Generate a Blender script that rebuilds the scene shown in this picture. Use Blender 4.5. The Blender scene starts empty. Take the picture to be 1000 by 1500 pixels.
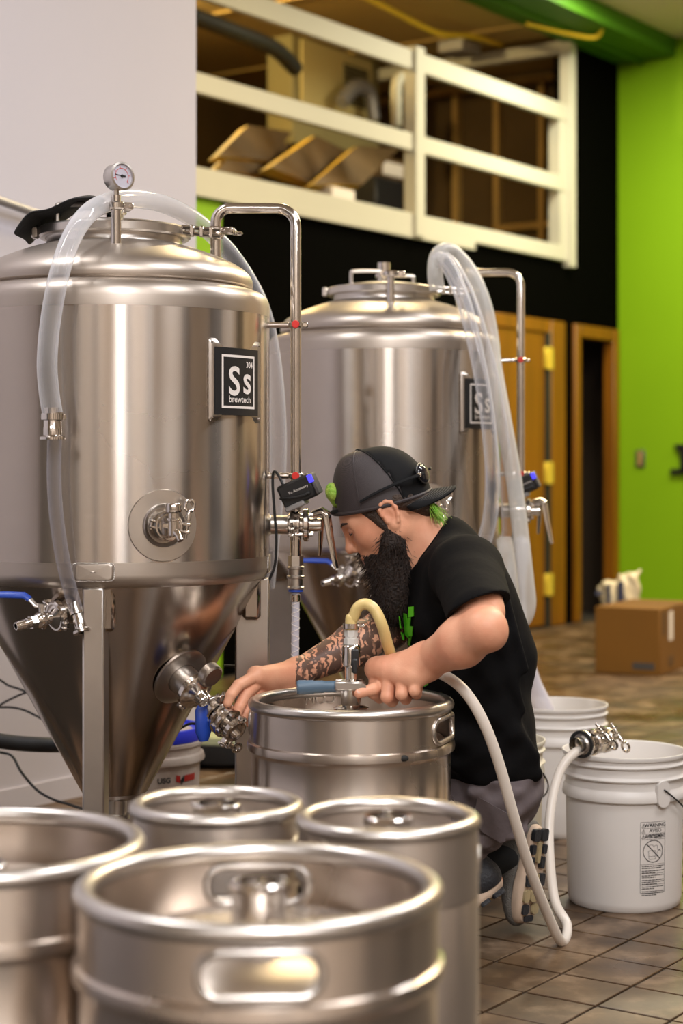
import bpy, bmesh, math, random
import numpy as np
from mathutils import Vector, Matrix, Euler
PI = math.pi
random.seed(7)
rng = np.random.default_rng(7)
SC = bpy.context.scene
COL = SC.collection

# ------------------------------------------------------------------ camera
CAM_H = 1.055
FPX = 2600.0          # focal length in pixels of the 1000 x 1500 frame
HORIZON = 685.0
cam_d = bpy.data.cameras.new('camera')
cam = bpy.data.objects.new('camera', cam_d)
COL.objects.link(cam)
cam.location = (0, 0, CAM_H)
cam.rotation_euler = (PI / 2, 0, 0)
cam_d.sensor_fit = 'HORIZONTAL'
cam_d.sensor_width = 24.0
cam_d.lens = 24.0 * FPX / 1000.0
cam_d.shift_y = (HORIZON - 750.0) / 1000.0
cam_d.clip_start = 0.05
cam_d.clip_end = 100
cam_d.dof.use_dof = True
cam_d.dof.focus_distance = 3.72
cam_d.dof.aperture_fstop = 3.0
SC.camera = cam

# ------------------------------------------------------------------ world, exposure
w = bpy.data.worlds.new('world')
SC.world = w
w.use_nodes = True
bg = w.node_tree.nodes['Background']
bg.inputs['Color'].default_value = (1.0, 0.93, 0.86, 1)
bg.inputs['Strength'].default_value = 0.10
SC.view_settings.view_transform = 'Standard'
SC.view_settings.look = 'None'
SC.view_settings.gamma = 1.0
SC.view_settings.use_curve_mapping = False
SC.view_settings.exposure = 0.18

# ------------------------------------------------------------------ ceiling lamps (strip fixtures), added fill lights
def strip_light(name, loc, length, width, power, color, rz=0.0, target=None):
    l = bpy.data.lights.new(name, 'AREA')
    l.shape = 'RECTANGLE'
    l.size = length
    l.size_y = width
    l.energy = power
    l.color = color
    o = bpy.data.objects.new(name, l)
    o.location = loc
    if target is not None:
        d = Vector(target) - Vector(loc)
        o.rotation_euler = d.to_track_quat('-Z', 'Y').to_euler()
    else:
        o.rotation_euler = (0, 0, rz)
    COL.objects.link(o)
    return o
NEUT = (0.97, 0.975, 1.0)
WARM = (1.0, 0.84, 0.58)
strip_light('hall_lamp_a', (0.28, -0.53, 3.95), 2.4, 0.09, 95, NEUT, math.radians(-80))
strip_light('hall_lamp_b', (0.80, -1.46, 3.95), 2.4, 0.09, 85, NEUT, math.radians(-76.5))
strip_light('hall_lamp_c', (2.6, 5.1, 3.95), 2.4, 0.14, 80, NEUT, 0.35)
strip_light('hall_lamp_d', (-1.6, 3.25, 3.95), 1.2, 0.10, 50, NEUT, 0.55)
strip_light('hall_lamp_e', (1.9, 2.2, 3.95), 1.2, 1.2, 70, NEUT, PI / 2)
strip_light('hall_lamp_f', (3.6, 9.4, 3.95), 2.4, 0.4, 120, WARM, 0.6)
strip_light('hall_lamp_k', (2.1, 10.6, 4.03), 1.2, 0.3, 105, (1.0, 0.92, 0.66), -0.61)
strip_light('hall_lamp_l', (2.6, -2.2, 3.95), 2.4, 0.3, 125, NEUT, 0.0)  # added fill behind the camera, bounced off the front wall
strip_light('hall_lamp_m', (-1.6, -2.4, 3.95), 2.4, 0.3, 70, NEUT, 0.0)  # second added fill, unseen, brightens surfaces facing the camera
strip_light('hall_lamp_g', (2.4, 7.0, 3.95), 1.2, 0.2, 105, (1.0, 0.80, 0.46), 0.64)
strip_light('hall_lamp_h', (0.2, 7.2, 3.95), 1.2, 0.2, 60, (1.0, 0.80, 0.46), 0.9)
# fill light added for the mezzanine, unseen behind the white wall's end
pl_ = bpy.data.lights.new('mezzanine_bulb', 'POINT'); pl_.energy = 85; pl_.color = (1.0, 0.74, 0.32); pl_.shadow_soft_size = 0.08
po_ = bpy.data.objects.new('mezzanine_bulb', pl_); po_.location = (-1.02, 10.50, 3.88); COL.objects.link(po_)

# ------------------------------------------------------------------ helpers
def P(px, py, Y):
    """world point seen at frame pixel (px, py) at distance Y"""
    return Vector(((px - 500.0) / FPX * Y, Y, CAM_H - (py - HORIZON) / FPX * Y))

def axis_mat(o, d, roll_ref=(0, 0, 1)):
    z = Vector(d).normalized()
    ref = Vector(roll_ref)
    if abs(z.dot(ref.normalized())) > 0.99:
        ref = Vector((0, -1, 0))
    x = ref.cross(z).normalized()
    y = z.cross(x)
    m = Matrix((x, y, z)).transposed().to_4x4()
    m.translation = Vector(o)
    return m

def catmull(pts, k=8, closed=False):
    pts = [Vector(p) for p in pts]
    n = len(pts)
    out = []
    rngn = n if closed else n - 1
    for i in range(rngn):
        p1 = pts[i]; p2 = pts[(i + 1) % n]
        p0 = pts[i - 1] if (i > 0 or closed) else p1 * 2 - p2
        p3 = pts[(i + 2) % n] if (i + 2 < n or closed) else p2 * 2 - p1
        for j in range(k):
            t = j / k
            t2, t3 = t * t, t * t * t
            out.append(0.5 * ((2 * p1) + (p2 - p0) * t + (2 * p0 - 5 * p1 + 4 * p2 - p3) * t2 + (3 * p1 - p0 - 3 * p2 + p3) * t3))
    if not closed:
        out.append(pts[-1].copy())
    return out

class MB:
    def __init__(s):
        s.v = []; s.f = []
    def add(s, vs, fs, M=None):
        b = len(s.v)
        if M is not None:
            vs = [M @ Vector(v) for v in vs]
        s.v.extend([tuple(v) for v in vs])
        s.f.extend([tuple(i + b for i in f) for f in fs])
        return s
    def lathe(s, prof, n=48, M=None, caps=(False, False), a0=0.0, a1=2 * PI):
        full = abs(a1 - a0 - 2 * PI) < 1e-6
        m = n if full else n + 1
        vs = []; fs = []
        for (r, z) in prof:
            for i in range(m):
                a = a0 + (a1 - a0) * i / n
                vs.append((r * math.cos(a), r * math.sin(a), z))
        for j in range(len(prof) - 1):
            for i in range(n):
                i2 = (i + 1) % m
                fs.append((j * m + i, j * m + i2, (j + 1) * m + i2, (j + 1) * m + i))
        if caps[0] and full: fs.append(tuple(reversed(range(m))))
        if caps[1] and full: fs.append(tuple((len(prof) - 1) * m + i for i in range(m)))
        return s.add(vs, fs, M)
    def cyl(s, r, z0, z1, M=None, n=24, bev=0.0, r1=None):
        r1 = r if r1 is None else r1
        if bev > 0:
            pr = [(r - bev, z0), (r, z0 + bev), (r1, z1 - bev), (r1 - bev, z1)]
        else:
            pr = [(r, z0), (r1, z1)]
        return s.lathe(pr, n, M, (True, True))
    def ring(s, r0, r1, z0, z1, M=None, n=32, bev=0.0):
        b = bev
        pr = [(r0 + b, z0), (r1 - b, z0), (r1, z0 + b), (r1, z1 - b), (r1 - b, z1), (r0 + b, z1), (r0, z1 - b), (r0, z0 + b), (r0 + b, z0)]
        return s.lathe(pr, n, M)
    def ball(s, c, r, n=16, sc=(1, 1, 1), M=None):
        vs = []; fs = []
        m = max(6, n // 2)
        for j in range(m + 1):
            t = -PI / 2 + PI * j / m
            for i in range(n):
                a = 2 * PI * i / n
                vs.append((c[0] + sc[0] * r * math.cos(t) * math.cos(a), c[1] + sc[1] * r * math.cos(t) * math.sin(a), c[2] + sc[2] * r * math.sin(t)))
        for j in range(m):
            for i in range(n):
                fs.append((j * n + i, j * n + (i + 1) % n, (j + 1) * n + (i + 1) % n, (j + 1) * n + i))
        return s.add(vs, fs, M)
    def box(s, c, d, M=None, bev=0.0):
        hx, hy, hz = d[0] / 2, d[1] / 2, d[2] / 2
        if bev <= 0:
            vs = [(c[0] + sx * hx, c[1] + sy * hy, c[2] + sz * hz) for sz in (-1, 1) for sy in (-1, 1) for sx in (-1, 1)]
            fs = [(0, 2, 3, 1), (4, 5, 7, 6), (0, 1, 5, 4), (2, 6, 7, 3), (0, 4, 6, 2), (1, 3, 7, 5)]
            return s.add(vs, fs, M)
        b = min(bev, hx * .95, hy * .95, hz * .95)
        vs = []; ix = {}
        for sx in (-1, 1):
            for sy in (-1, 1):
                for sz in (-1, 1):
                    for ax in range(3):
                        p = [sx * (hx - b), sy * (hy - b), sz * (hz - b)]
                        p[ax] = (sx * hx, sy * hy, sz * hz)[ax]
                        ix[(sx, sy, sz, ax)] = len(vs)
                        vs.append((c[0] + p[0], c[1] + p[1], c[2] + p[2]))
        fs = []
        for ax in range(3):
            o1, o2 = (ax + 1) % 3, (ax + 2) % 3
            for sg in (-1, 1):
                q = []
                for (a, b2) in ((-1, -1), (1, -1), (1, 1), (-1, 1)):
                    k = [0, 0, 0]; k[ax] = sg; k[o1] = a; k[o2] = b2
                    q.append(ix[(k[0], k[1], k[2], ax)])
                fs.append(tuple(q))
            for a in (-1, 1):
                for b2 in (-1, 1):
                    k0 = [0, 0, 0]; k1 = [0, 0, 0]
                    k0[ax] = -1; k1[ax] = 1
                    k0[o1] = k1[o1] = a; k0[o2] = k1[o2] = b2
                    fs.append((ix[(*k0, o1)], ix[(*k1, o1)], ix[(*k1, o2)], ix[(*k0, o2)]))
        for sx in (-1, 1):
            for sy in (-1, 1):
                for sz in (-1, 1):
                    fs.append((ix[(sx, sy, sz, 0)], ix[(sx, sy, sz, 1)], ix[(sx, sy, sz, 2)]))
        return s.add(vs, fs, M)
    def tube(s, path, r, n=14, caps=True, closed=False, M=None, flat=1.0):
        path = [Vector(p) for p in path]
        k = len(path)
        rs = r if hasattr(r, '__len__') else [r] * k
        T = []
        for i in range(k):
            a = path[i - 1] if (i > 0 or closed) else path[i]
            b = path[(i + 1) % k] if (i + 1 < k or closed) else path[i]
            t = b - a
            T.append(t.normalized() if t.length > 1e-9 else Vector((0, 0, 1)))
        u = T[0].orthogonal().normalized()
        vs = []; fs = []
        for i in range(k):
            u = (u - T[i] * u.dot(T[i]))
            u = u.normalized() if u.length > 1e-6 else T[i].orthogonal().normalized()
            wv = T[i].cross(u)
            for j in range(n):
                a = 2 * PI * j / n
                vs.append(path[i] + (u * math.cos(a) + wv * math.sin(a) * flat) * rs[i])
        seg = k if closed else k - 1
        for i in range(seg):
            i2 = (i + 1) % k
            for j in range(n):
                j2 = (j + 1) % n
                fs.append((i * n + j, i * n + j2, i2 * n + j2, i2 * n + j))
        if caps and not closed:
            fs.append(tuple(reversed(range(n))))
            fs.append(tuple((k - 1) * n + j for j in range(n)))
        return s.add(vs, fs, M)
    def prism(s, poly, z0, z1, M=None):
        n = len(poly)
        vs = [(x, y, z0) for x, y in poly] + [(x, y, z1) for x, y in poly]
        fs = [tuple(reversed(range(n))), tuple(range(n, 2 * n))]
        fs += [(i, (i + 1) % n, n + (i + 1) % n, n + i) for i in range(n)]
        return s.add(vs, fs, M)
    def grid(s, rows, closed=False, M=None):
        m = len(rows[0]); vs = [p for r in rows for p in r]; fs = []
        for j in range(len(rows) - 1):
            for i in range(m if closed else m - 1):
                i2 = (i + 1) % m
                fs.append((j * m + i, j * m + i2, (j + 1) * m + i2, (j + 1) * m + i))
        return s.add(vs, fs, M)
    def build(s, name, mat, parent=None, world=False, sharp=38.0, solid=0.0, recalc=True):
        me = bpy.data.meshes.new(name)
        vs = s.v
        if parent is not None and world:
            Mi = WM[parent.name].inverted()
            vs = [tuple(Mi @ Vector(v)) for v in vs]
        me.from_pydata(vs, [], s.f)
        bm = bmesh.new(); bm.from_mesh(me)
        if recalc:
            bmesh.ops.recalc_face_normals(bm, faces=bm.faces)
        lim = math.radians(sharp)
        for f in bm.faces: f.smooth = True
        for e in bm.edges:
            if len(e.link_faces) == 2 and e.calc_face_angle(0) > lim:
                e.smooth = False
        bm.to_mesh(me); bm.free()
        if mat is not None: me.materials.append(mat)
        o = bpy.data.objects.new(name, me)
        COL.objects.link(o)
        if parent is not None:
            o.parent = parent
            WM[o.name] = WM[parent.name]
        else:
            WM[o.name] = Matrix.Identity(4)
        if solid:
            md = o.modifiers.new('thickness', 'SOLIDIFY'); md.thickness = solid; md.offset = 0
        return o

WM = {}
def thing(name, label, cat, loc=(0, 0, 0), rz=0.0, group=None):
    o = bpy.data.objects.new(name, None)
    o.empty_display_size = 0.05
    COL.objects.link(o)
    o.location = loc; o.rotation_euler = (0, 0, rz)
    WM[o.name] = Matrix.Translation(Vector(loc)) @ Matrix.Rotation(rz, 4, 'Z')
    o['label'] = label; o['category'] = cat
    if group: o['group'] = group
    return o
def tag(o, label, cat, group=None):
    o['label'] = label; o['category'] = cat
    if group: o['group'] = group
    return o
def struct(o):
    o['kind'] = 'structure'
    return o
def rebase(o):
    """move a world-space single mesh's origin to the middle of its base"""
    vs = o.data.vertices
    n = len(vs)
    a = np.empty(n * 3, np.float32); vs.foreach_get('co', a); a = a.reshape(-1, 3)
    c = np.array([(a[:, 0].min() + a[:, 0].max()) / 2, (a[:, 1].min() + a[:, 1].max()) / 2, a[:, 2].min()])
    a -= c
    vs.foreach_set('co', a.ravel().astype(np.float32)); o.data.update()
    o.location = Vector(c.tolist())
    WM[o.name] = Matrix.Translation(o.location)
    return o
def radial_normals(o):
    """true round shading for a wall around the local Z axis"""
    me = o.data
    bm = bmesh.new(); bm.from_mesh(me)
    bm.normal_update()
    for f in bm.faces:
        c = f.calc_center_median()
        if f.normal.x * c.x + f.normal.y * c.y < 0: f.normal_flip()
        f.smooth = True
    bm.to_mesh(me); bm.free()
    ns = []
    for v in me.vertices:
        d = math.hypot(v.co.x, v.co.y) or 1
        ns.append((v.co.x / d, v.co.y / d, 0.0))
    for e in me.edges: e.use_edge_sharp = False
    me.normals_split_custom_set_from_vertices(ns)
    return o
def rrect(w, h, r, n=5, cx=0.0, cy=0.0):
    out = []
    for (sx, sy, a0) in ((1, 1, 0), (-1, 1, PI / 2), (-1, -1, PI), (1, -1, 1.5 * PI)):
        for i in range(n + 1):
            a = a0 + PI / 2 * i / n
            out.append((cx + sx * (w / 2 - r) + r * math.cos(a), cy + sy * (h / 2 - r) + r * math.sin(a)))
    return out
def text_poly(body, size, align='CENTER', extrude=0.0, bold=0.0):
    """verts, faces of a line of lettering in the XY plane"""
    cu = bpy.data.curves.new('lettering', 'FONT')
    cu.body = body; cu.size = size; cu.align_x = align; cu.align_y = 'CENTER'
    cu.extrude = extrude; cu.offset = bold; cu.resolution_u = 4
    ob = bpy.data.objects.new('lettering', cu)
    COL.objects.link(ob)
    dg = bpy.context.evaluated_depsgraph_get()
    me = bpy.data.meshes.new_from_object(ob.evaluated_get(dg))
    vs = [tuple(v.co) for v in me.vertices]
    fs = [tuple(p.vertices) for p in me.polygons]
    bpy.data.objects.remove(ob); bpy.data.curves.remove(cu); bpy.data.meshes.remove(me)
    return vs, fs

# ------------------------------------------------------------------ materials
MAT = {}
def L(c):
    """sRGB 0-255 to linear"""
    return tuple(((x / 255.0) / 12.92 if x / 255.0 <= 0.04045 else ((x / 255.0 + 0.055) / 1.055) ** 2.4) for x in c)
def mat(name, col, rough=0.5, metal=0.0, var=0.0, vscale=6.0, bump=0.0, bscale=60.0, spec=0.5, vcol=None, stretch=None, rvar=0.0, **kw):
    m = bpy.data.materials.new(name); m.use_nodes = True
    nt = m.node_tree; N = nt.nodes; lk = nt.links
    b = N['Principled BSDF']
    b.inputs['Base Color'].default_value = (*col, 1)
    b.inputs['Roughness'].default_value = rough
    b.inputs['Metallic'].default_value = metal
    b.inputs['Specular IOR Level'].default_value = spec
    for k, v in kw.items():
        b.inputs[k].default_value = v
    tc = N.new('ShaderNodeTexCoord')
    src = tc.outputs['Object']
    if stretch:
        mp = N.new('ShaderNodeMapping'); mp.inputs['Scale'].default_value = stretch
        lk.new(src, mp.inputs['Vector']); src = mp.outputs['Vector']
    if var > 0 or rvar > 0:
        nz = N.new('ShaderNodeTexNoise'); nz.inputs['Scale'].default_value = vscale; nz.inputs['Detail'].default_value = 5
        lk.new(src, nz.inputs['Vector'])
        if var > 0:
            mx = N.new('ShaderNodeMix'); mx.data_type = 'RGBA'
            c2 = vcol if vcol else tuple(x * (1 - var) for x in col)
            mx.inputs[6].default_value = (*col, 1); mx.inputs[7].default_value = (*c2, 1)
            rp = N.new('ShaderNodeMapRange'); rp.inputs[1].default_value = 0.35; rp.inputs[2].default_value = 0.68
            lk.new(nz.outputs['Fac'], rp.inputs[0]); lk.new(rp.outputs[0], mx.inputs[0])
            lk.new(mx.outputs[2], b.inputs['Base Color'])
        if rvar > 0:
            rp2 = N.new('ShaderNodeMapRange'); rp2.inputs[1].default_value = 0.3; rp2.inputs[2].default_value = 0.7
            rp2.inputs[3].default_value = max(0.02, rough - rvar); rp2.inputs[4].default_value = rough + rvar
            lk.new(nz.outputs['Fac'], rp2.inputs[0]); lk.new(rp2.outputs[0], b.inputs['Roughness'])
    if bump > 0:
        nb = N.new('ShaderNodeTexNoise'); nb.inputs['Scale'].default_value = bscale; nb.inputs['Detail'].default_value = 3
        lk.new(src, nb.inputs['Vector'])
        bp = N.new('ShaderNodeBump'); bp.inputs['Strength'].default_value = bump; bp.inputs['Distance'].default_value = 0.01
        lk.new(nb.outputs['Fac'], bp.inputs['Height']); lk.new(bp.outputs['Normal'], b.inputs['Normal'])
    MAT[name] = m
    return m
def brushed(name, col, rough, aniso, rot=0.0, axis='Z', var=0.12, bump=0.0):
    m = mat(name, col, rough, 1.0, var=var, vscale=3.0, rvar=0.04, bump=bump, bscale=2.2)
    nt = m.node_tree; b = nt.nodes['Principled BSDF']
    b.inputs['Anisotropic'].default_value = aniso
    b.inputs['Anisotropic Rotation'].default_value = rot
    tg = nt.nodes.new('ShaderNodeTangent'); tg.direction_type = 'RADIAL'; tg.axis = axis
    nt.links.new(tg.outputs['Tangent'], b.inputs['Tangent'])
    return m
STEEL = (0.49, 0.43, 0.375)
brushed('steel_shell', STEEL, 0.255, 1.0, 0.25, var=0.05)
brushed('steel_band', STEEL, 0.40, 0.5, 0.25)
brushed('steel_dome', STEEL, 0.40, 0.3, 0.25)
brushed('steel_cone', (0.46, 0.40, 0.345), 0.19, 0.0)
brushed('keg_steel', (0.66, 0.58, 0.51), 0.30, 0.8, 0.25, var=0.2, bump=0.015)
brushed('keg_steel_matte', (0.62, 0.555, 0.50), 0.42, 0.4, 0.25, var=0.15)
mat('steel_polish', (0.66, 0.62, 0.58), 0.14, 1.0, var=0.15, vscale=20)
mat('steel_satin', (0.60, 0.56, 0.52), 0.30, 1.0, var=0.15, vscale=8)
mat('steel_weld', (0.62, 0.58, 0.54), 0.35, 1.0, bump=0.4, bscale=300)
mat('dark_gap', (0.01, 0.009, 0.008), 0.7)
mat('brass', (0.75, 0.50, 0.12), 0.3, 1.0)
mat('hinge_brass', (0.80, 0.62, 0.08), 0.45, 0.6)
mat('red_plastic', (0.62, 0.02, 0.015), 0.35)
mat('blue_grip', (0.012, 0.05, 0.33), 0.4)
mat('black_plastic', (0.012, 0.012, 0.013), 0.42, bump=0.05, bscale=400)
mat('black_rubber', (0.01, 0.01, 0.01), 0.6, bump=0.1, bscale=200)
mat('black_cloth', (0.008, 0.008, 0.009), 0.85, bump=0.3, bscale=150)
mat('grey_blue_plastic', (0.075, 0.125, 0.18), 0.45)
mat('white_plastic', L((214, 208, 202)), 0.42, var=0.06, vscale=4, **{'Subsurface Weight': 0.0})
mat('cream_plastic', L((206, 198, 180)), 0.42, var=0.06, vscale=4)
mat('dirty_plastic', L((196, 184, 172)), 0.5, var=0.25, vscale=9, vcol=L((150, 128, 116)))
mat('blue_lid', (0.015, 0.03, 0.55), 0.4)
mat('white_paint', L((190, 188, 174)), 0.55, var=0.05, vscale=2)
mat('white_wall', L((202, 198, 206)), 0.75, var=0.03, vscale=1.2, bump=0.03, bscale=90)
mat('black_wall', (0.0009, 0.0008, 0.0006), 0.9, spec=0.02, bump=0.03, bscale=60)
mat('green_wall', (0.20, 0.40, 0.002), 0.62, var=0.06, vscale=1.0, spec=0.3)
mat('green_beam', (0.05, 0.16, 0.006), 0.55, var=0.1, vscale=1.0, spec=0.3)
mat('pale_concrete', (0.46, 0.38, 0.31), 0.45, var=0.2, vscale=1.5)  # kept light so the unseen slab throws light forward
mat('beige_ceiling', L((205, 190, 165)), 0.8)
mat('hall_wall', (0.46, 0.375, 0.295), 0.7)
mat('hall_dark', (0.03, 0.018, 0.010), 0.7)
mat('mezz_ceiling', L((170, 142, 80)), 0.8, var=0.15, vscale=1.5)
mat('orange_wood', (0.235, 0.085, 0.003), 0.4, var=0.35, vscale=2.5, stretch=(8, 8, 0.6))
mat('pale_wood', (0.50, 0.33, 0.10), 0.55, var=0.3, vscale=3, stretch=(6, 6, 0.8))
mat('mezz_board', (0.10, 0.055, 0.012), 0.8, var=0.3, vscale=2)
mat('stud_wood', (0.50, 0.30, 0.08), 0.7, var=0.3, vscale=4)
mat('brown_board', (0.12, 0.066, 0.018), 0.8, var=0.3, vscale=2)
mat('cardboard', (0.17, 0.070, 0.002), 0.75, var=0.12, vscale=3)
mat('cardboard_dark', (0.10, 0.048, 0.012), 0.7)
mat('paper_white', L((222, 214, 206)), 0.7)
mat('print_black', (0.006, 0.006, 0.007), 0.5)
mat('print_grey', (0.06, 0.055, 0.055), 0.5)
mat('print_white', L((226, 218, 212)), 0.45)
mat('print_red', (0.35, 0.012, 0.008), 0.5)
mat('print_navy', (0.012, 0.018, 0.06), 0.6)
mat('green_print', (0.11, 0.55, 0.012), 0.6)
mat('led_blue', (0.05, 0.05, 0.9), 0.4, **{'Emission Color': (0.10, 0.08, 1.0, 1), 'Emission Strength': 0.7})
mat('grout', (0.022, 0.016, 0.011), 0.85, bump=0.2, bscale=80)
mat('olive_board', (0.33, 0.27, 0.025), 0.6, var=0.1)
mat('pale_green_plastic', L((176, 180, 140)), 0.4, var=0.1)
mat('grey_metal', (0.33, 0.32, 0.32), 0.45, 0.5)
mat('yellow_cable', (0.75, 0.5, 0.02), 0.5)
mat('bag_plastic', L((214, 200, 170)), 0.35, var=0.12, vscale=8, bump=0.5, bscale=18)

def tile_mat(name, c1, c2, c3):
    m = bpy.data.materials.new(name); m.use_nodes = True
    nt = m.node_tree; N = nt.nodes; lk = nt.links
    b = N['Principled BSDF']
    ge = N.new('ShaderNodeNewGeometry')
    n1 = N.new('ShaderNodeTexNoise'); n1.inputs['Scale'].default_value = 5.0; n1.inputs['Detail'].default_value = 8; n1.inputs['Roughness'].default_value = 0.65
    n2 = N.new('ShaderNodeTexNoise'); n2.inputs['Scale'].default_value = 1.7; n2.inputs['Detail'].default_value = 4
    lk.new(ge.outputs['Position'], n1.inputs['Vector']); lk.new(ge.outputs['Position'], n2.inputs['Vector'])
    cr = N.new('ShaderNodeValToRGB')
    cr.color_ramp.elements[0].position = 0.34; cr.color_ramp.elements[0].color = (*c1, 1)
    cr.color_ramp.elements[1].position = 0.66; cr.color_ramp.elements[1].color = (*c3, 1)
    e = cr.color_ramp.elements.new(0.52); e.color = (*c2, 1)
    lk.new(n1.outputs['Fac'], cr.inputs['Fac'])
    oi = N.new('ShaderNodeObjectInfo')
    hs = N.new('ShaderNodeHueSaturation')
    mr = N.new('ShaderNodeMapRange'); mr.inputs[3].default_value = 0.78; mr.inputs[4].default_value = 1.18
    lk.new(oi.outputs['Random'], mr.inputs[0]); lk.new(mr.outputs[0], hs.inputs['Value'])
    lk.new(cr.outputs['Color'], hs.inputs['Color']); lk.new(hs.outputs['Color'], b.inputs['Base Color'])
    mr2 = N.new('ShaderNodeMapRange'); mr2.inputs[1].default_value = 0.35; mr2.inputs[2].default_value = 0.65
    mr2.inputs[3].default_value = 0.22; mr2.inputs[4].default_value = 0.6
    lk.new(n2.outputs['Fac'], mr2.inputs[0]); lk.new(mr2.outputs[0], b.inputs['Roughness'])
    bp = N.new('ShaderNodeBump'); bp.inputs['Strength'].default_value = 0.25; bp.inputs['Distance'].default_value = 0.004
    lk.new(n1.outputs['Fac'], bp.inputs['Height']); lk.new(bp.outputs['Normal'], b.inputs['Normal'])
    MAT[name] = m
tile_mat('quarry_tile', (0.030, 0.015, 0.0065), (0.080, 0.044, 0.020), (0.20, 0.130, 0.078))

def hose_mat(name, col, base, edge, rough=0.12):
    """soft clear plastic: mostly see-through face-on, denser towards its rims (Fresnel-like)"""
    m = bpy.data.materials.new(name); m.use_nodes = True
    nt = m.node_tree; N = nt.nodes; lk = nt.links
    b = N['Principled BSDF']
    b.inputs['Base Color'].default_value = (*col, 1); b.inputs['Roughness'].default_value = rough
    tr = N.new('ShaderNodeBsdfTransparent'); tr.inputs['Color'].default_value = (0.93, 0.92, 0.91, 1)
    lw = N.new('ShaderNodeLayerWeight'); lw.inputs['Blend'].default_value = 0.42
    mr = N.new('ShaderNodeMapRange'); mr.inputs[3].default_value = base; mr.inputs[4].default_value = edge
    lk.new(lw.outputs['Facing'], mr.inputs[0])
    mx = N.new('ShaderNodeMixShader')
    lk.new(mr.outputs[0], mx.inputs[0]); lk.new(tr.outputs[0], mx.inputs[1]); lk.new(b.outputs[0], mx.inputs[2])
    lk.new(mx.outputs[0], N['Material Output'].inputs['Surface'])
    MAT[name] = m
hose_mat('clear_hose', (0.70, 0.70, 0.73), 0.10, 0.85, 0.06)
hose_mat('clear_thin_hose', (0.36, 0.34, 0.37), 0.10, 0.8, 0.06)
hose_mat('milky_hose', (0.68, 0.66, 0.62), 0.42, 0.85, 0.25)
hose_mat('braid_hose', (0.66, 0.64, 0.72), 0.62, 0.9, 0.4)
mat('white_hose', L((224, 214, 202)), 0.33, **{'Subsurface Weight': 0.0})
mat('cream_hose', L((216, 190, 126)), 0.35)
mat('gauge_dial', L((190, 188, 200)), 0.25)
mat('film', (0.5, 0.49, 0.5), 0.15)

# ================================================================== THE SETTING
CX, CY = 1.974, 12.67
TX, TY = 0.5735, 0.8192           # along the black wall, away from the camera
NX, NY = -0.8192, 0.5735          # through the black wall, away from the hall
def W(s, q, z):
    return Vector((CX - TX * s + NX * q, CY - TY * s + NY * q, z))
def SW(px, q):
    k = (px - 500.0) / FPX
    return (CX + NX * q - k * (CY + NY * q)) / (TX - TY * k)
def WP(px, py, q):
    s = SW(px, q); p = W(s, q, 0)
    return Vector((p.x, p.y, CAM_H - (py - HORIZON) / FPX * p.y))
WMAT = Matrix(((-TX, NX, 0, CX), (-TY, NY, 0, CY), (0, 0, 1, 0), (0, 0, 0, 1)))   # (s, q, z) -> world
def wbox(mb, s0, s1, q0, q1, z0, z1, bev=0.0):
    return mb.box(((s0 + s1) / 2, (q0 + q1) / 2, (z0 + z1) / 2), (abs(s1 - s0), abs(q1 - q0), abs(z1 - z0)), WMAT, bev)

# floor slab (grout level) and quarry tiles laid along the walls
mb = MB(); mb.box((0.5, 5.0, -0.055), (13, 20, 0.1))
floor = struct(mb.build('floor', MAT['grout']))
mb = MB(); mb.box((0.5, -1.25, -0.003), (13, 4.5, 0.006)); struct(mb.build('floor_front', MAT['pale_concrete']))  # unseen pale slab added to reflect light onto the kegs
TS = 0.160
GAP = 0.006
tile_me = []
for k in range(4):
    mb = MB()
    r = random.Random(k)
    a = TS - GAP
    mb.box((0, 0, -0.003), (a - r.random() * .002, a - r.random() * .002, 0.006), bev=0.0012)
    o = mb.build('tile', MAT['quarry_tile'], sharp=20)
    tile_me.append(o.data); bpy.data.objects.remove(o)
def frame_px(x, y):
    return 500 + FPX * x / y, HORIZON + FPX * CAM_H / y
angT = math.atan2(TY, TX)
cands = []; rest = []
O = (0.3675, 3.572)      # one grout crossing read off the photograph
for i in range(-40, 70):
    for j in range(-40, 50):
        s = (i + .5) * TS; q = (j + .5) * TS
        x = O[0] + TX * s - NX * q; y = O[1] + TY * s - NY * q
        if y < 1.0 or y > 13.2: continue
        pw = (x - CX) * NX + (y - CY) * NY
        if pw > -0.02: continue
        if (x - CX) * TX + (y - CY) * TY > -0.02: continue
        px, py = frame_px(x, y)
        if not (-150 < px < 1150 and py < 2200): continue
        seen = (px > 690 and py < 1540 and px < 1040 and y < 7.6 and not (px < 835 and py < 1215 and y < 4.6)) or (195 < px < 400 and 4.9 < y < 7.6)
        (cands if seen else rest).append((x, y, i * 7 + j * 3))
cands.sort(key=lambda c: c[1])
rest += cands[300:]
for (x, y, h) in cands[:300]:
    o = bpy.data.objects.new('tile', tile_me[h % 4]); COL.objects.link(o)
    o.parent = floor
    o.location = (x, y, random.Random(h + int(x * 100)).uniform(-0.0006, 0.0006))
    o.rotation_euler = (0, 0, angT)
mb = MB()
ca, sa = math.cos(angT), math.sin(angT)
a = (TS - GAP) / 2
for (x, y, h) in rest:
    c = [(x + ca * u - sa * v, y + sa * u + ca * v) for u, v in ((-a, -a), (a, -a), (a, a), (-a, a))]
    mb.add([(p[0], p[1], 0) for p in c] + [(p[0], p[1], -0.006) for p in c], [(0, 1, 2, 3), (0, 4, 5, 1), (1, 5, 6, 2), (2, 6, 7, 3), (3, 7, 4, 0)])
o = mb.build('far_tiles', MAT['quarry_tile'], floor, recalc=False)
o['kind'] = 'stuff'

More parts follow.
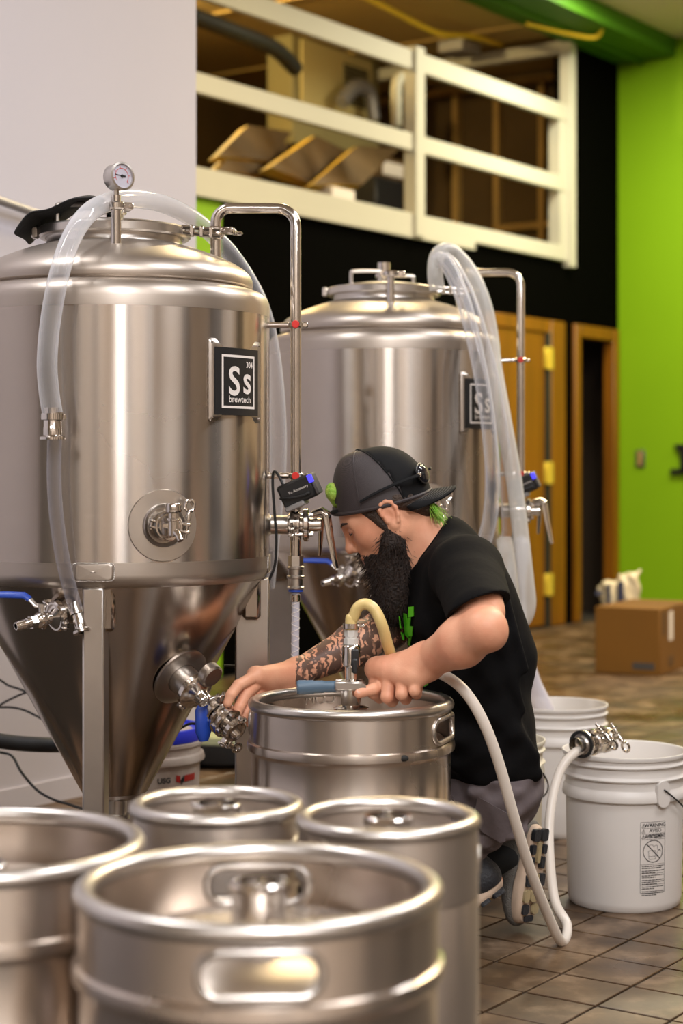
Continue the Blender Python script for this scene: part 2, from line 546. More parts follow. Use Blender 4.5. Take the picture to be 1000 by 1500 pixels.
# black wall with its two doorways, green stretch at its near end
D1a, D1b, D2a, D2b, DH = 0.845, 1.90, 0.03, 0.70, 2.035
mb = MB()
wbox(mb, -0.1, D1b, 0, 0.12, DH, 2.46)
wbox(mb, D2b, D1a, 0, 0.12, 0, DH)
wbox(mb, -0.1, D2a, 0, 0.055, 0, DH)
wbox(mb, D1b, 4.50, 0, 0.12, 0, 2.46); wbox(mb, 4.95, 7.5, 0, 0.12, 0, 2.46)
wbox(mb, -0.1, 0.74, 0, 0.12, 2.46, 3.93)
struct(mb.build('wall_back', MAT['black_wall']))
mb = MB(); wbox(mb, 4.50, 4.95, 0, 0.12, 0, 2.46)
struct(mb.build('wall_back_green', MAT['green_wall']))
mb = MB(); wbox(mb, -0.12, 0.0, -1.7, 0.0, 0, 4.06)
struct(mb.build('wall_green', MAT['green_wall']))
mb = MB(); wbox(mb, -0.12, 0.0, -5.0, -1.7, 0, 4.06)
struct(mb.build('wall_side', MAT['hall_wall']))
# rooms behind the doorways, walls coloured near black to stand in for shade
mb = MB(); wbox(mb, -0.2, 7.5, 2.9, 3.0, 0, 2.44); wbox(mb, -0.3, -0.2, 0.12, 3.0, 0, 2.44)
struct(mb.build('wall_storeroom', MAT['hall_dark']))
# door 1: closed leaf with brass hinges in a stained frame
d1 = thing('door_1', 'x', 'door', W((D1a + D1b) / 2, 0.05, 0)); del d1['label']; del d1['category']; struct(d1)
for (s0, s1, z0, z1) in ((D1a, D1a + .20, 0, DH), (D1b - .085, D1b, 0, DH), (D1a + .20, D1b - .085, DH - .085, DH)):
    mb = MB(); wbox(mb, s0, s1, -0.025, 0.12, z0, z1, 0.004); mb.build('door_frame', MAT['orange_wood'], d1, world=True)
mb = MB(); wbox(mb, D1a + .27, D1b - .09, -0.012, 0.03, 0.012, DH - .09, 0.003)
mb.build('door_leaf', MAT['orange_wood'], d1, world=True)
mb = MB(); wbox(mb, D1a + .20, D1a + .27, -0.022, 0.05, 0, DH - .085)  # dark strip laid flush in place of the shaded hinge gap
mb.build('door_stop', MAT['dark_gap'], d1, world=True)
for hz in (1.78, 1.02, 0.28):
    mb = MB(); wbox(mb, D1a + .185, D1a + .29, -0.034, -0.01, hz - .07, hz + .07, 0.003)
    q = W(D1a + .24, -0.036, 0)
    mb.cyl(0.011, hz - .075, hz + .075, Matrix.Translation(q))
    mb.build('hinge', MAT['hinge_brass'], d1, world=True)
# door 2: frame with the leaf swung inwards
d2 = thing('door_2', 'x', 'door', W((D2a + D2b) / 2, 0.05, 0)); del d2['label']; del d2['category']; struct(d2)
for (s0, s1, z0, z1) in ((D2a, D2a + .09, 0, DH), (D2b - .085, D2b, 0, DH), (D2a + .09, D2b - .085, DH - .085, DH)):
    mb = MB(); wbox(mb, s0, s1, -0.025, 0.055, z0, z1, 0.004); mb.build('door_frame', MAT['orange_wood'], d2, world=True)
mb = MB(); wbox(mb, D2b - .10, D2b - .085, 0.03, 0.06, 0.93, 1.03); mb.build('strike_plate', MAT['brass'], d2, world=True)

# white partition wall on the left, ends short of the black wall
pa = Vector((-0.94, 5.56, 0)); pd = Vector((0.5735, 0.8192, 0)); pn = Vector((-0.8192, 0.5735, 0))
pe = pa + pd * ((6.18 - 5.56) / 0.8192)
ps = pa - pd * 7.5
mb = MB()
c = [ps, pe, pe + pn * .13, ps + pn * .13]
mb.add([(p.x, p.y, 0) for p in c] + [(p.x, p.y, 4.06) for p in c], [(3, 2, 1, 0), (4, 5, 6, 7), (0, 1, 5, 4), (1, 2, 6, 5), (2, 3, 7, 6), (3, 0, 4, 7)])
struct(mb.build('wall_left', MAT['white_wall']))
mb = MB()
c0, c1 = ps - pn * .008, pe - pn * .008
c = [c0, c1, c1 + pn * .008, c0 + pn * .008]
mb.add([(p.x, p.y, 0) for p in c] + [(p.x, p.y, .07) for p in c], [(3, 2, 1, 0), (4, 5, 6, 7), (0, 1, 5, 4), (1, 2, 6, 5), (2, 3, 7, 6), (3, 0, 4, 7)])
struct(mb.build('baseboard_left', MAT['white_wall']))
# ceiling of the hall, green beam over the black wall, mezzanine deck and shell
mb = MB(); wbox(mb, -0.2, 20, -12, -0.443, 4.056, 4.12)
struct(mb.build('ceiling', MAT['beige_ceiling']))
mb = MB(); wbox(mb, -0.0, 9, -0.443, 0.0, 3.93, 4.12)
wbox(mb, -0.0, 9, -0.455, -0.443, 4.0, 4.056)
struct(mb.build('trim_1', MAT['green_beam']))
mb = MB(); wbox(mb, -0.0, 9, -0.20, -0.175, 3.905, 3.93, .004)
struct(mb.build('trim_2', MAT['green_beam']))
mb = MB(); wbox(mb, -0.1, 7.5, 0.12, 3.1, 2.36, 2.46)
struct(mb.build('floor_mezzanine', MAT['brown_board']))
mb = MB(); wbox(mb, -0.2, 7.5, 3.0, 3.1, 2.46, 4.0); wbox(mb, -0.2, -0.1, 0.12, 3.0, 2.46, 4.0)
wm = struct(mb.build('wall_mezzanine', MAT['mezz_board']))
for q_ in (0.28, 0.62, 1.00, 1.36, 1.80, 2.25, 2.7):
    mb = MB(); wbox(mb, -0.1, -0.03, q_, q_ + .045, 2.46, 3.90); mb.build('stud', MAT['stud_wood'], wm)
mb = MB(); wbox(mb, -0.1, -0.03, 0.13, 2.95, 3.90, 3.95); mb.build('stud_plate', MAT['stud_wood'], wm)
mb = MB(); wbox(mb, -0.1, -0.04, 0.30, 1.02, 2.82, 2.87); mb.build('shelf_board', MAT['stud_wood'], wm)
mb = MB(); wbox(mb, -0.2, 9, 0.0, 3.1, 3.985, 4.05)
cm = struct(mb.build('ceiling_mezzanine', MAT['mezz_ceiling']))
for s in (1.2, 2.6, 4.0, 5.4):
    mb = MB(); wbox(mb, s, s + .03, 0.05, 3.0, 3.968, 3.986); mb.build('ceiling_batten', MAT['mezz_ceiling'], cm)
# walls around the photographer, seen only as reflections
mb = MB(); mb.box((0.5, -3.5, 2.0), (13, .1, 4.2)); struct(mb.build('wall_front', MAT['hall_wall']))
mb = MB(); mb.box((5.6, 4.0, 2.0), (.1, 15, 4.2)); struct(mb.build('wall_right', MAT['hall_wall']))
for k, (x, w_) in enumerate(((-3.1, 0.7), (-1.3, 0.5), (1.5, 1.0), (4.0, 0.8))):
    mb = MB(); mb.box((x, -3.43, 1.45), (w_, .04, 2.9)); struct(mb.build('door_%d' % (k + 3), MAT['hall_dark']))  # unseen dark panels added to put dark bands in the steel's reflections
for k, (y, w_) in enumerate(((0.2, 0.9), (3.2, 1.2), (6.0, 1.0))):
    mb = MB(); mb.box((5.53, y, 1.45), (.04, w_, 2.9)); struct(mb.build('door_%d' % (k + 7), MAT['hall_dark']))  # more added dark panels, only for what the steel reflects

# ------------------------------------------------------------------ mezzanine railing
rl = thing('mezzanine_railing', 'white painted timber railing along the mezzanine above the black wall', 'railing', W(2.7, 0, 2.46))
S0, S1 = 0.84, 6.6
for nm, z0, z1 in (('top_rail', 3.385, 3.50), ('middle_rail', 2.91, 3.012), ('bottom_rail', 2.445, 2.545)):
    mb = MB(); wbox(mb, S0 - .04, S1, -0.035, 0.005, z0, z1, 0.004); mb.build(nm, MAT['white_paint'], rl, world=True)
mb = MB(); wbox(mb, 2.05, S1, -0.036, -0.01, 2.40, 2.45, 0.002); mb.build('apron_board', MAT['white_paint'], rl, world=True)
for s, wd, z1 in ((2.71, .10, 3.525), (4.95, .10, 3.525), (0.79, .085, 3.93)):
    mb = MB(); wbox(mb, s - wd / 2, s + wd / 2, -0.055, 0.03, 2.41, z1, 0.004); mb.build('post', MAT['white_paint'], rl, world=True)
mb = MB(); wbox(mb, 0.83, 0.93, -0.03, 0.06, 2.46, 3.46, 0.004); mb.build('post_liner', MAT['white_paint'], rl, world=True)
mb = MB(); wbox(mb, 0.75, 0.84, 0.0, 1.9, 3.86, 3.94, 0.004); mb.build('return_beam', MAT['white_paint'], rl, world=True)

# ------------------------------------------------------------------ things stored on the mezzanine
def slab(name, A, B, C, th, m, label, cat, group=None):
    A, B, C = Vector(A), Vector(B), Vector(C)
    n = (B - A).cross(C - B).normalized()
    if n.z < 0: n = -n
    D = A + (C - B)
    mb = MB()
    vs = [A, B, C, D]
    mb.add([tuple(v) for v in vs] + [tuple(v + n * th) for v in vs], [(3, 2, 1, 0), (4, 5, 6, 7), (0, 1, 5, 4), (1, 2, 6, 5), (2, 3, 7, 6), (3, 0, 4, 7)])
    o = rebase(mb.build(name, m))
    o.data.materials.append(MAT['brown_board'])
    for p in o.data.polygons:
        if len(p.vertices) == 4 and p.area > .16: p.material_index = 1
    return tag(o, label, cat, group)
YB = MAT['pale_wood']
mat('yellow_board', (0.72, 0.47, 0.03), 0.6, var=0.25, vscale=5)
YB = MAT['yellow_board']
slab('flat_carton', WP(300, 256, .10), WP(352, 205, .6), WP(412, 216, 1.05), .06, YB, 'yellow edged flat board, lower of the two tilted together by the white wall', 'board', 'boards behind the mezzanine railing')
slab('flat_carton', WP(304, 236, .12), WP(350, 190, .6), WP(416, 200, 1.05), .06, YB, 'yellow edged flat board lying on top of another by the white wall', 'board', 'boards behind the mezzanine railing')
slab('flat_carton', WP(378, 252, .15), WP(446, 205, .7), WP(502, 232, 1.0), .075, YB, 'large yellow edged flat board tilted in the middle of the mezzanine', 'board', 'boards behind the mezzanine railing')
slab('flat_carton', WP(440, 280, .10), WP(508, 222, .6), WP(570, 226, .9), .075, YB, 'yellow edged flat board leaning beside the black crates', 'board', 'boards behind the mezzanine railing')
# air handler
def wthing_box(name, px0, px1, py0, py1, q, dep, m, label, cat, bev=0.01, parts=None):
    s0, s1 = SW(px1, q), SW(px0, q)
    pm = W((s0 + s1) / 2, q, 0)
    z1 = CAM_H - (py0 - HORIZON) / FPX * pm.y; z0 = CAM_H - (py1 - HORIZON) / FPX * pm.y
    z0 = max(z0, 2.462)
    t = thing(name, label, cat, W((s0 + s1) / 2, q + dep / 2, z0))
    mb = MB(); wbox(mb, s0, s1, q, q + dep, z0, z1, bev); mb.build('body', m, t, world=True)
    if parts: parts(t, s0, s1, q, z0, z1)
    return t
mat('hvac_grey', L((150, 140, 96)), 0.5, var=0.15, vscale=3)
mat('hvac_cream', L((205, 190, 130)), 0.5)
def hv(t, s0, s1, q, z0, z1):
    d = s1 - s0
    mb = MB(); wbox(mb, s0 + d * .12, s0 + d * .92, q - .02, q, z1 - .50, z1 - .06, .006); f = mb.build('front_panel', MAT['hvac_cream'], t, world=True)
    mb = MB(); wbox(mb, s0 + d * .18, s0 + d * .46, q - .026, q - .019, z1 - .42, z1 - .14); g = mb.build('vent_grille', MAT['dark_gap'], t, world=True)
    for i in range(7):
        z = z1 - .41 + i * .04
        mb = MB(); wbox(mb, s0 + d * .18, s0 + d * .46, q - .034, q - .024, z, z + .014); mb.build('louvre', MAT['hvac_grey'], g, world=True)
wthing_box('air_handler', 428, 556, 62, 225, 1.5, 0.22, MAT['hvac_grey'], 'cream air handling unit with a black louvred vent behind the railing', 'air handler', parts=hv)
mb = MB()
mb.tube(catmull([WP(580, 185, .5), WP(580, 150, .5), WP(581, 122, .5), WP(590, 112, .5), WP(612, 112, .5)], 8), 0.035)
tag(rebase(mb.build('vent_pipe', MAT['white_paint'])), 'white bent vent pipe standing behind the middle railing post', 'pipe')
mb = MB()
mb.tube(catmull([WP(500, 150, 1.35), WP(520, 128, 1.35), WP(540, 135, 1.35), WP(548, 175, 1.35)], 8), 0.055, flat=0.8)
tag(rebase(mb.build('flexible_duct', MAT['grey_metal'])), 'grey flexible duct hanging in front of the air handler', 'duct')
wthing_box('storage_crate', 550, 592, 262, 330, 1.0, 0.4, MAT['black_plastic'], 'black plastic crate on the mezzanine beside the middle post', 'crate')
def lbl(t, s0, s1, q, z0, z1):
    mb = MB(); wbox(mb, s0 + .02, s1 - .06, q - .006, q, z0 + .02, z1 - .03); mb.build('label_sheet', MAT['paper_white'], t, world=True)
wthing_box('carton', 553, 592, 232, 262, 1.05, 0.3, MAT['brown_board'], 'small carton with a pale label stacked on the black crate', 'carton', 0.004, lbl)
wthing_box('carton', 486, 520, 276, 300, 0.12, 0.2, MAT['paper_white'], 'low white carton lying against the bottom rail', 'carton', 0.004)
mb = MB(); mb.tube(catmull([WP(280, 22, .7), WP(340, 45, .7), WP(400, 70, .8), WP(432, 100, .9)], 8), 0.05, n=10)
tag(rebase(mb.build('duct_run', MAT['black_rubber'])), 'sagging black duct under the mezzanine ceiling by the white wall', 'duct')
mb = MB(); mb.tube(catmull([WP(520, -12, .3), WP(575, 16, .35), WP(640, 48, .4), WP(690, 53, .4), WP(735, 66, .5)], 8), 0.018, n=8)
tag(rebase(mb.build('yellow_conduit', MAT['yellow_cable'])), 'yellow cable run under the mezzanine ceiling', 'cable')
t = thing('junction_box', 'grey junction box on the mezzanine ceiling below the yellow cable', 'junction box', WP(682, 80, .6))
mb = MB(); c = WP(682, 72, .6); sS = SW(682, .6); wbox(mb, sS - .12, sS + .12, .55, .75, c.z - .03, c.z + .05, .006); mb.build('box_body', MAT['grey_metal'], t, world=True)
mb = MB(); mb.cyl(.008, c.z + .05, 3.99, Matrix.Translation(Vector((c.x, c.y, 0)))); mb.build('hanger_rod', MAT['grey_metal'], t, world=True)
mb = MB(); pth = [W(SW(772, -.1), -.1, 3.90), W(SW(830, -.2), -.2, 3.895), W(SW(872, -.3), -.3, 3.90), W(SW(884, -.4), -.4, 3.96)]
mb.tube(catmull(pth, 8), 0.014, n=8)
tag(rebase(mb.build('beam_cable', MAT['yellow_cable'])), 'short ochre cable crossing the underside of the green beam', 'cable')

# ------------------------------------------------------------------ on the green wall
q = -0.175
t = thing('wall_outlet', 'small dark outlet plate with a tan strip on the green wall', 'outlet', W(0, q, .97) - Vector((TX, TY, 0)) * .004)
z = 1.055 - (672 - 685) / 2600 * 12.57
mb = MB(); wbox(mb, 0, .012, q - .036, q + .036, z - .062, z + .062, .008); mb.build('plate', MAT['print_grey'], t, world=True)
mb = MB(); wbox(mb, .01, .02, q - .012, q + .012, z - .05, z + .05, .003); mb.build('toggle', MAT['pale_wood'], t, world=True)
q = -0.525
z1 = 1.055 - (651 - 685) / 2600 * 12.4; z0 = 1.055 - (694 - 685) / 2600 * 12.4
mb = MB()
wbox(mb, 0.002, .03, q - .035, q + .035, z0, z1)
wbox(mb, 0.002, .03, q - .11, q + .11, z0, z0 + .035)
mb.add([tuple(W(s, qq, z)) for s in (.002, .03) for (qq, z) in ((q + .035, z1), (q + .085, z1), (q + .035, z1 - .06))], [(0, 1, 2), (5, 4, 3), (0, 3, 4, 1), (1, 4, 5, 2), (2, 5, 3, 0)])
tag(rebase(mb.build('wall_letter', MAT['print_black'])), 'black serif wall letter mounted on the green wall', 'wall letter')

# ------------------------------------------------------------------ cardboard box and white bag by the green wall
bo = P(966, 990, 8.99); bo.z = 0
bx_ang = math.atan2(-0.17, 0.33)
t = thing('cardboard_box', 'brown cardboard box with a white label on the floor by the green wall', 'box', bo, bx_ang)
mb = MB(); mb.box((-.172, .30, .17), (.344, .60, .34), bev=.004); body = mb.build('carton_body', MAT['cardboard'], t)
mb = MB(); mb.box((-.172, .30, .3405), (.345, .06, .002)); mb.build('tape', MAT['cardboard_dark'], t)
mb = MB(); mb.box((.001, .19, .24), (.003, .07, .15)); mb.build('shipping_label', MAT['paper_white'], t)
mb = MB(); mb.box((.001, .07, .26), (.002, .06, .12)); mb.build('print_panel', MAT['cardboard_dark'], t)
mb = MB(); mb.box((.001, .19, .06), (.002, .09, .05)); mb.build('print_panel', MAT['cardboard_dark'], t)
mb = MB(); mb.box((-.085, -.001, .045), (.115, .002, .035)); mb.build('print_panel', MAT['print_grey'], t)

# ================================================================== FERMENTER TANKS
RT = 0.34
def pol(phi, r, z):
    """tank-local point, phi in degrees from the side facing the camera towards the right"""
    a = math.radians(phi)
    return Vector((r * math.sin(a), -r * math.cos(a), z))
def cyl_patch(mb, phi0, z0, w, h, r, nx=14, ny=2, corner=0.0):
    rows = []
    if corner > 0:
        poly = rrect(w, h, corner, 5)
        n = len(poly)
        vs = [pol(phi0, r, z0)] + [pol(phi0 + math.degrees(x / RT), r, z0 + y) for x, y in poly]
        # fan over strips to follow the curve
        steps = 6
        vs = []; fs = []
        for k in range(steps + 1):
            t = k / steps
            for x, y in poly:
                vs.append(pol(phi0 + math.degrees(x * t / RT), r, z0 + y * t))
        for k in range(steps):
            for i in range(n):
                i2 = (i + 1) % n
                fs.append((k * n + i, k * n + i2, (k + 1) * n + i2, (k + 1) * n + i))
        return mb.add(vs, fs)
    for j in range(ny + 1):
        rows.append([pol(phi0 + math.degrees((i / nx - .5) * w / RT), r, z0 + (j / ny - .5) * h) for i in range(nx + 1)])
    return mb.grid(rows)
def cyl_text(mb, body, size, phi0, z0, x, y, r, align='CENTER', bold=0.0, sx=1.0, R=None, flip=1):
    vs, fs = text_poly(body, size, align, 0, bold)
    R = R or RT
    return mb.add([pol(phi0 + math.degrees((x + v[0] * sx) / R) * flip, r, z0 + y + v[1]) for v in vs], fs)

def tri_clamp(parent, M, r, ang=0.0, nut=True, long_ears=False):
    """two-half ring clamp around local Z with a hinge and an eyed wing nut"""
    R = Matrix.Rotation(ang, 4, 'Z')
    mb = MB()
    mb.ring(r * .80, r + .004, -.008, .008, M, 28, .003)
    MM = M @ R
    for sg in (-1, 1):
        mb.box((r + .010, sg * .0075, 0), (.020, .007, .015), MM, .002)
        mb.box((-(r + .005), sg * .006, 0), (.012, .006, .014), MM, .002)
    mb.cyl(.0032, -.02, .02, MM @ Matrix.Translation((r + .014, 0, 0)) @ Matrix.Rotation(PI / 2, 4, 'X'), 10)
    mb.cyl(.003, -.012, .012, MM @ Matrix.Translation((-(r + .007), 0, 0)) @ Matrix.Rotation(PI / 2, 4, 'X'), 10)
    cl = mb.build('clamp', MAT['steel_polish'], parent)
    if nut:
        mb = MB()
        N = MM @ Matrix.Translation((r + .014, .016, 0)) @ Matrix.Rotation(-PI / 2, 4, 'X')
        mb.lathe([(.0036, 0), (.0062, .001), (.0062, .010), (.0045, .016), (.004, .020)], 12, N, (True, False))
        # eyed wing
        rows = []
        for i in range(20):
            a = 2 * PI * i / 20
            rows.append((.0095 * math.cos(a), 0, .030 + .0115 * math.sin(a)))
        mb.tube([N @ Vector(p) for p in rows], .0034, 8, closed=True)
        mb.build('wing_nut', MAT['steel_polish'], cl)
    return cl

def make_tank(loc, rz, label, second=False):
    T = thing('fermenter_tank', label, 'tank', loc, rz, 'steel conical fermenter tanks')
    NS = 128
    # --- body
    MB().lathe([(RT, .862), (RT, 1.0), (RT, 1.2), (RT, 1.384)], NS).build('shell', MAT['steel_shell'], T)
    kn = [(RT, .862)]
    for i in range(9):
        a = math.radians(60 * i / 8)
        kn.append((RT - .03 + .03 * math.cos(a), .838 - .03 * math.sin(a)))
    MB().lathe(kn, NS).build('lower_band', MAT['steel_band'], T)
    r0, z0 = kn[-1]
    cone = [(r0, z0)] + [(r0 + (0.072 - r0) * t, z0 + (.345 - z0) * t) for t in (.2, .4, .6, .8, 1)]
    MB().lathe(cone, NS).build('cone', MAT['steel_cone'], T)
    MB().lathe([(.072, .345), (.070, .338), (.058, .332), (.030, .330), (.026, .326), (.026, .295), (.033, .295), (.033, .285), (.001, .285)], 48).build('outlet', MAT['steel_satin'], T)
    MB().lathe([(RT, 1.384), (RT, 1.404), (.3385, 1.416), (.333, 1.427), (.323, 1.435), (.311, 1.4395), (.300, 1.442), (.296, 1.445)], NS).build('upper_band', MAT['steel_band'], T)
    MB().lathe([(.296, 1.445), (.302, 1.449), (.3035, 1.456), (.302, 1.466), (.296, 1.477), (.285, 1.4875), (.268, 1.498), (.245, 1.509), (.22, 1.519), (.19, 1.5295), (.165, 1.537), (.155, 1.540)], NS).build('dome', MAT['steel_dome'], T)
    # weld beads
    for (r, z) in ((RT, .862), (RT, 1.384)):
        mb = MB(); mb.lathe([(r - .001, z - .0012), (r + .0003, z - .0012), (r + .0003, z + .0012), (r - .001, z + .0012)], NS); mb.build('weld_seam', MAT['steel_band'], T)
    # --- manway
    MB().lathe([(.158, 1.536), (.150, 1.541), (.147, 1.552), (.150, 1.560)], 72).build('manway_neck', MAT['steel_satin'], T)
    lid = MB().lathe([(.160, 1.561), (.160, 1.571), (.150, 1.578), (.12, 1.588), (.08, 1.594), (.03, 1.597), (.001, 1.597)], 72).build('lid', MAT['steel_satin'], T)
    mb = MB(); mb.ring(.148, .166, 1.556, 1.580, None, 72, .004)
    M = Matrix.Translation(pol(78, .173, 1.568))
    mb.box((0, 0, 0), (.03, .014, .018), M @ Matrix.Rotation(math.radians(78), 4, 'Z'), .003)
    M = Matrix.Translation(pol(-82, .172, 1.568))
    mb.box((0, 0, 0), (.016, .02, .026), M, .003)
    rc = mb.build('lid_clamp', MAT['steel_satin'], T)
    mb = MB()
    for dz in (-.006, .006):
        a = pol(64, .172, 1.568 + dz); b = pol(84, .235, 1.566 + dz * 1.2)
        mb.tube([a, b], .0045, 8)
        mb.ball(b, .006, 8)
    for t in (.25, .5, .75):
        p = pol(64, .172, 1.568).lerp(pol(84, .235, 1.566), t)
        mb.box(p, (.012, .014, .024), None, .003)
    mb.build('clamp_bolt', MAT['steel_polish'], rc)
    hs = ((-48, 0.10),) if not second else ((-35, .085), (150, .085))
    for (ph, rr) in hs:
        c = pol(ph, rr, 1.585); u = Vector((.042, 0, 0))
        mb = MB(); mb.tube(catmull([c - u, c - u + Vector((0, 0, .03)), c - u * .8 + Vector((0, 0, .038)), c + u * .8 + Vector((0, 0, .038)), c + u + Vector((0, 0, .03)), c + u], 5), .006, 8)
        mb.build('lid_handle', MAT['steel_satin'], T)
    # centre port of the lid
    mb = MB(); mb.cyl(.019, 1.592, 1.655 if second else 1.62, None, 24); mb.ring(.012, .026, 1.610, 1.624, None, 28, .003)
    mb.build('lid_port', MAT['steel_polish'], T)
    # --- front port of the dome
    fp = pol(8, .205, 0)
    mb = MB(); mb.cyl(.0108, 1.515, 1.597, Matrix.Translation((fp.x, fp.y, 0)), 24); mb.build('gauge_port', MAT['steel_polish'], T)
    if not second:
        tri_clamp(T, Matrix.Translation((fp.x, fp.y, 1.600)), .015, math.radians(20))
        mb = MB(); mb.cyl(.0098, 1.603, 1.622, Matrix.Translation((fp.x, fp.y, 0)), 20); mb.cyl(.006, 1.62, 1.634, Matrix.Translation((fp.x, fp.y, 0)), 6)
        mb.build('gauge_stem', MAT['steel_polish'], T)
        gd = Vector((math.sin(math.radians(44)), -math.cos(math.radians(44)), .04))
        G = axis_mat((fp.x + .004, fp.y, 1.660), gd)
        mb = MB(); mb.lathe([(.001, -.016), (.026, -.016), (.028, -.013), (.028, .010), (.030, .011), (.030, .017), (.0255, .018), (.0250, .013)], 48, G)
        g = mb.build('pressure_gauge', MAT['steel_satin'], T)
        MB().cyl(.0252, .009, .0135, G, 40).build('dial', MAT['gauge_dial'], g)
        mb = MB(); 
        mb.box((-.006, .0005, .0145), (.022, .0014, .0008), G @ Matrix.Rotation(-.1, 4, 'Z'))
        mb.cyl(.0032, .0138, .0160, G, 16); mb.box((.005, 0, .0145), (.008, .004, .001), G)
        mb.build('needle', MAT['print_black'], g)
        mb = MB()
        for i in range(22):
            a = math.radians(-40 + 260 * i / 22)
            a2 = math.radians(-40 + 260 * (i + 1) / 22)
            vs = [(.0160 * math.cos(a), .0160 * math.sin(a), .0139), (.0170 * math.cos(a), .0170 * math.sin(a), .0139), (.0170 * math.cos(a2), .0170 * math.sin(a2), .0139), (.0160 * math.cos(a2), .0160 * math.sin(a2), .0139)]
            mb.add(vs, [(0, 1, 2, 3)], G)
            if i % 4 == 0:
                mb.box((.0195, 0, .0140), (.005, .0008, .0004), G @ Matrix.Rotation(a, 4, 'Z'))
        mb.build('dial_scale', MAT['red_plastic'], g)
    else:
        tri_clamp(T, Matrix.Translation((fp.x, fp.y, 1.600)), .020, math.radians(5))
    # --- cleaning-in-place pipe on the right hand side
    px, py = .222, -.005
    tri_clamp(T, Matrix.Translation((px, py, 1.574)), .022, math.radians(-12))
    mb = MB()
    path = [(px, py, 1.50), (px, py, 1.565), (px, py, 1.592)]
    for i in range(1, 7):
        a = math.radians(90 * i / 6); path.append((px + .032 * (1 - math.cos(a)), py, 1.592 + .032 * math.sin(a)))
    for i in range(0, 7):
        a = math.radians(90 * i / 6); path.append((.398 - .04 + .04 * math.sin(a), py - .012 * i / 6, 1.624 - .04 * (1 - math.cos(a))))
    path += [(.398, -.017, 1.3), (.398, -.017, .985)]
    mb.tube(path, .0118, 18); mb.build('spray_pipe', MAT['steel_polish'], T)
    for z in (1.367, 1.037):
        mb = MB(); mb.tube([(.325, -.017, z), (.386, -.017, z)], .0065, 12); mb.ring(.011, .0175, z - .006, z + .006, Matrix.Translation((.398, -.017, 0)), 20, .002)
        mb.box((.418, -.017, z), (.014, .012, .011), None, .002)
        b = mb.build('pipe_bracket', MAT['steel_polish'], T)
        mb = MB(); mb.cyl(.0085, 0, .010, axis_mat((.398, -.033, z), (0, -1, 0)), 14, .001); mb.build('clip', MAT['red_plastic'], b)
    # --- legs
    for k, ph in enumerate((0, 90, 180, 270)):
        Rz = Matrix.Rotation(math.radians(ph), 4, 'Z')
        mb = MB(); mb.box((0, -.3025, .422), (.044, .075, .784), Rz, .004)
        lg = mb.build('leg', MAT['steel_satin'], T)
        mb = MB(); mb.cyl(.026, .0, .010, Rz @ Matrix.Translation((0, -.3025, 0)), 20, .002); mb.cyl(.008, .01, .05, Rz @ Matrix.Translation((0, -.3025, 0)), 12)
        mb.build('foot', MAT['steel_satin'], lg)
        mb = MB(); cyl_patch(mb, ph, .845, .082, .034, RT + .0012, corner=.008); mb.build('leg_pad', MAT['steel_band'], lg, solid=.002)
        mb = MB(); mb.box((0, -.302, .775), (.082, .04, .104), Rz, .008); mb.build('leg_bracket', MAT['steel_cone'], lg)
        mb = MB()
        pts = [pol(ph + math.degrees(x / RT), RT + .0010, .845 + y) for x, y in rrect(.084, .036, .009, 5)]
        mb.tube(catmull(pts, 2, True), .0016, 6, closed=True); mb.build('weld_bead', MAT['steel_weld'], lg)
    # --- name plate
    ph, zc = 56, 1.236
    mb = MB(); cyl_patch(mb, ph, zc, .176, .172, RT + .0022, corner=.006); pl = mb.build('name_plate', MAT['steel_satin'], T, solid=.002)
    mb = MB(); cyl_patch(mb, ph, zc - .002, .148, .140, RT + .0045, 16); bd = mb.build('badge', MAT['print_black'], pl)
    mb = MB(); r = RT + .0053; sq = .106
    for (x, y, w_, h_) in ((0, sq / 2, sq + .005, .005), (0, -sq / 2, sq + .005, .005), (-sq / 2, 0, .005, sq), (sq / 2, 0, .005, sq)):
        cyl_patch(mb, ph + math.degrees(x / RT), zc - .002 + y, w_, h_, r, 10, 1)
    cyl_text(mb, 'S', .084, ph, zc, -.018, -.004, r, bold=.0014)
    cyl_text(mb, 's', .084, ph, zc, .026, .0005, r, bold=.0014)
    cyl_text(mb, '304', .017, ph, zc, .034, .034, r, bold=.0003)
    cyl_text(mb, 'brewtech', .0195, ph, zc, .002, -.039, r, bold=.0002)
    mb.build('badge_lettering', MAT['print_white'], bd)
    mb = MB()
    for (x, y) in ((-.080, .078), (-.080, -.078), (.080, .078), (.080, -.078)):
        mb.ball(pol(ph + math.degrees(x / RT), RT + .003, zc + y), .003, 8)
    mb.build('rivets', MAT['steel_polish'], pl)
    # --- sample port low on the shell
    ph, zc = 24, .938
    mb = MB(); vs = []; fs = []; n = 48
    for k, rr in enumerate((.043, .05, .06, .072, .0735)):
        for i in range(n):
            a = 2 * PI * i / n
            vs.append(pol(ph + math.degrees(rr * math.cos(a) / RT), RT + (.0025 if k < 4 else 0), zc + rr * math.sin(a)))
    for k in range(4):
        for i in range(n): fs.append((k * n + i, k * n + (i + 1) % n, (k + 1) * n + (i + 1) % n, (k + 1) * n + i))
    mb.add(vs, fs); mb.build('port_flange', MAT['steel_satin'], T)
    dr = pol(ph, 1, 0)
    A = axis_mat(pol(ph, RT, zc), dr)
    mb = MB(); mb.lathe([(.0445, -.012), (.0445, .008), (.043, .010), (.041, .009), (.036, .000), (.026, -.008), (.022, -.006), (.021, .016), (.027, .018), (.027, .022)], 48, A)
    mb.build('ferrule', MAT['steel_satin'], T)
    B = A @ Matrix.Translation((0, 0, .026))
    tri_clamp(T, B, .027, math.radians(-8))
    mb = MB(); mb.cyl(.0245, .0, .012, B, 32, .003); mb.tube([B @ Vector((0, 0, .008)), B @ Vector((0, 0, .034))], .009, 14)
    c = B @ Vector((0, 0, .036))
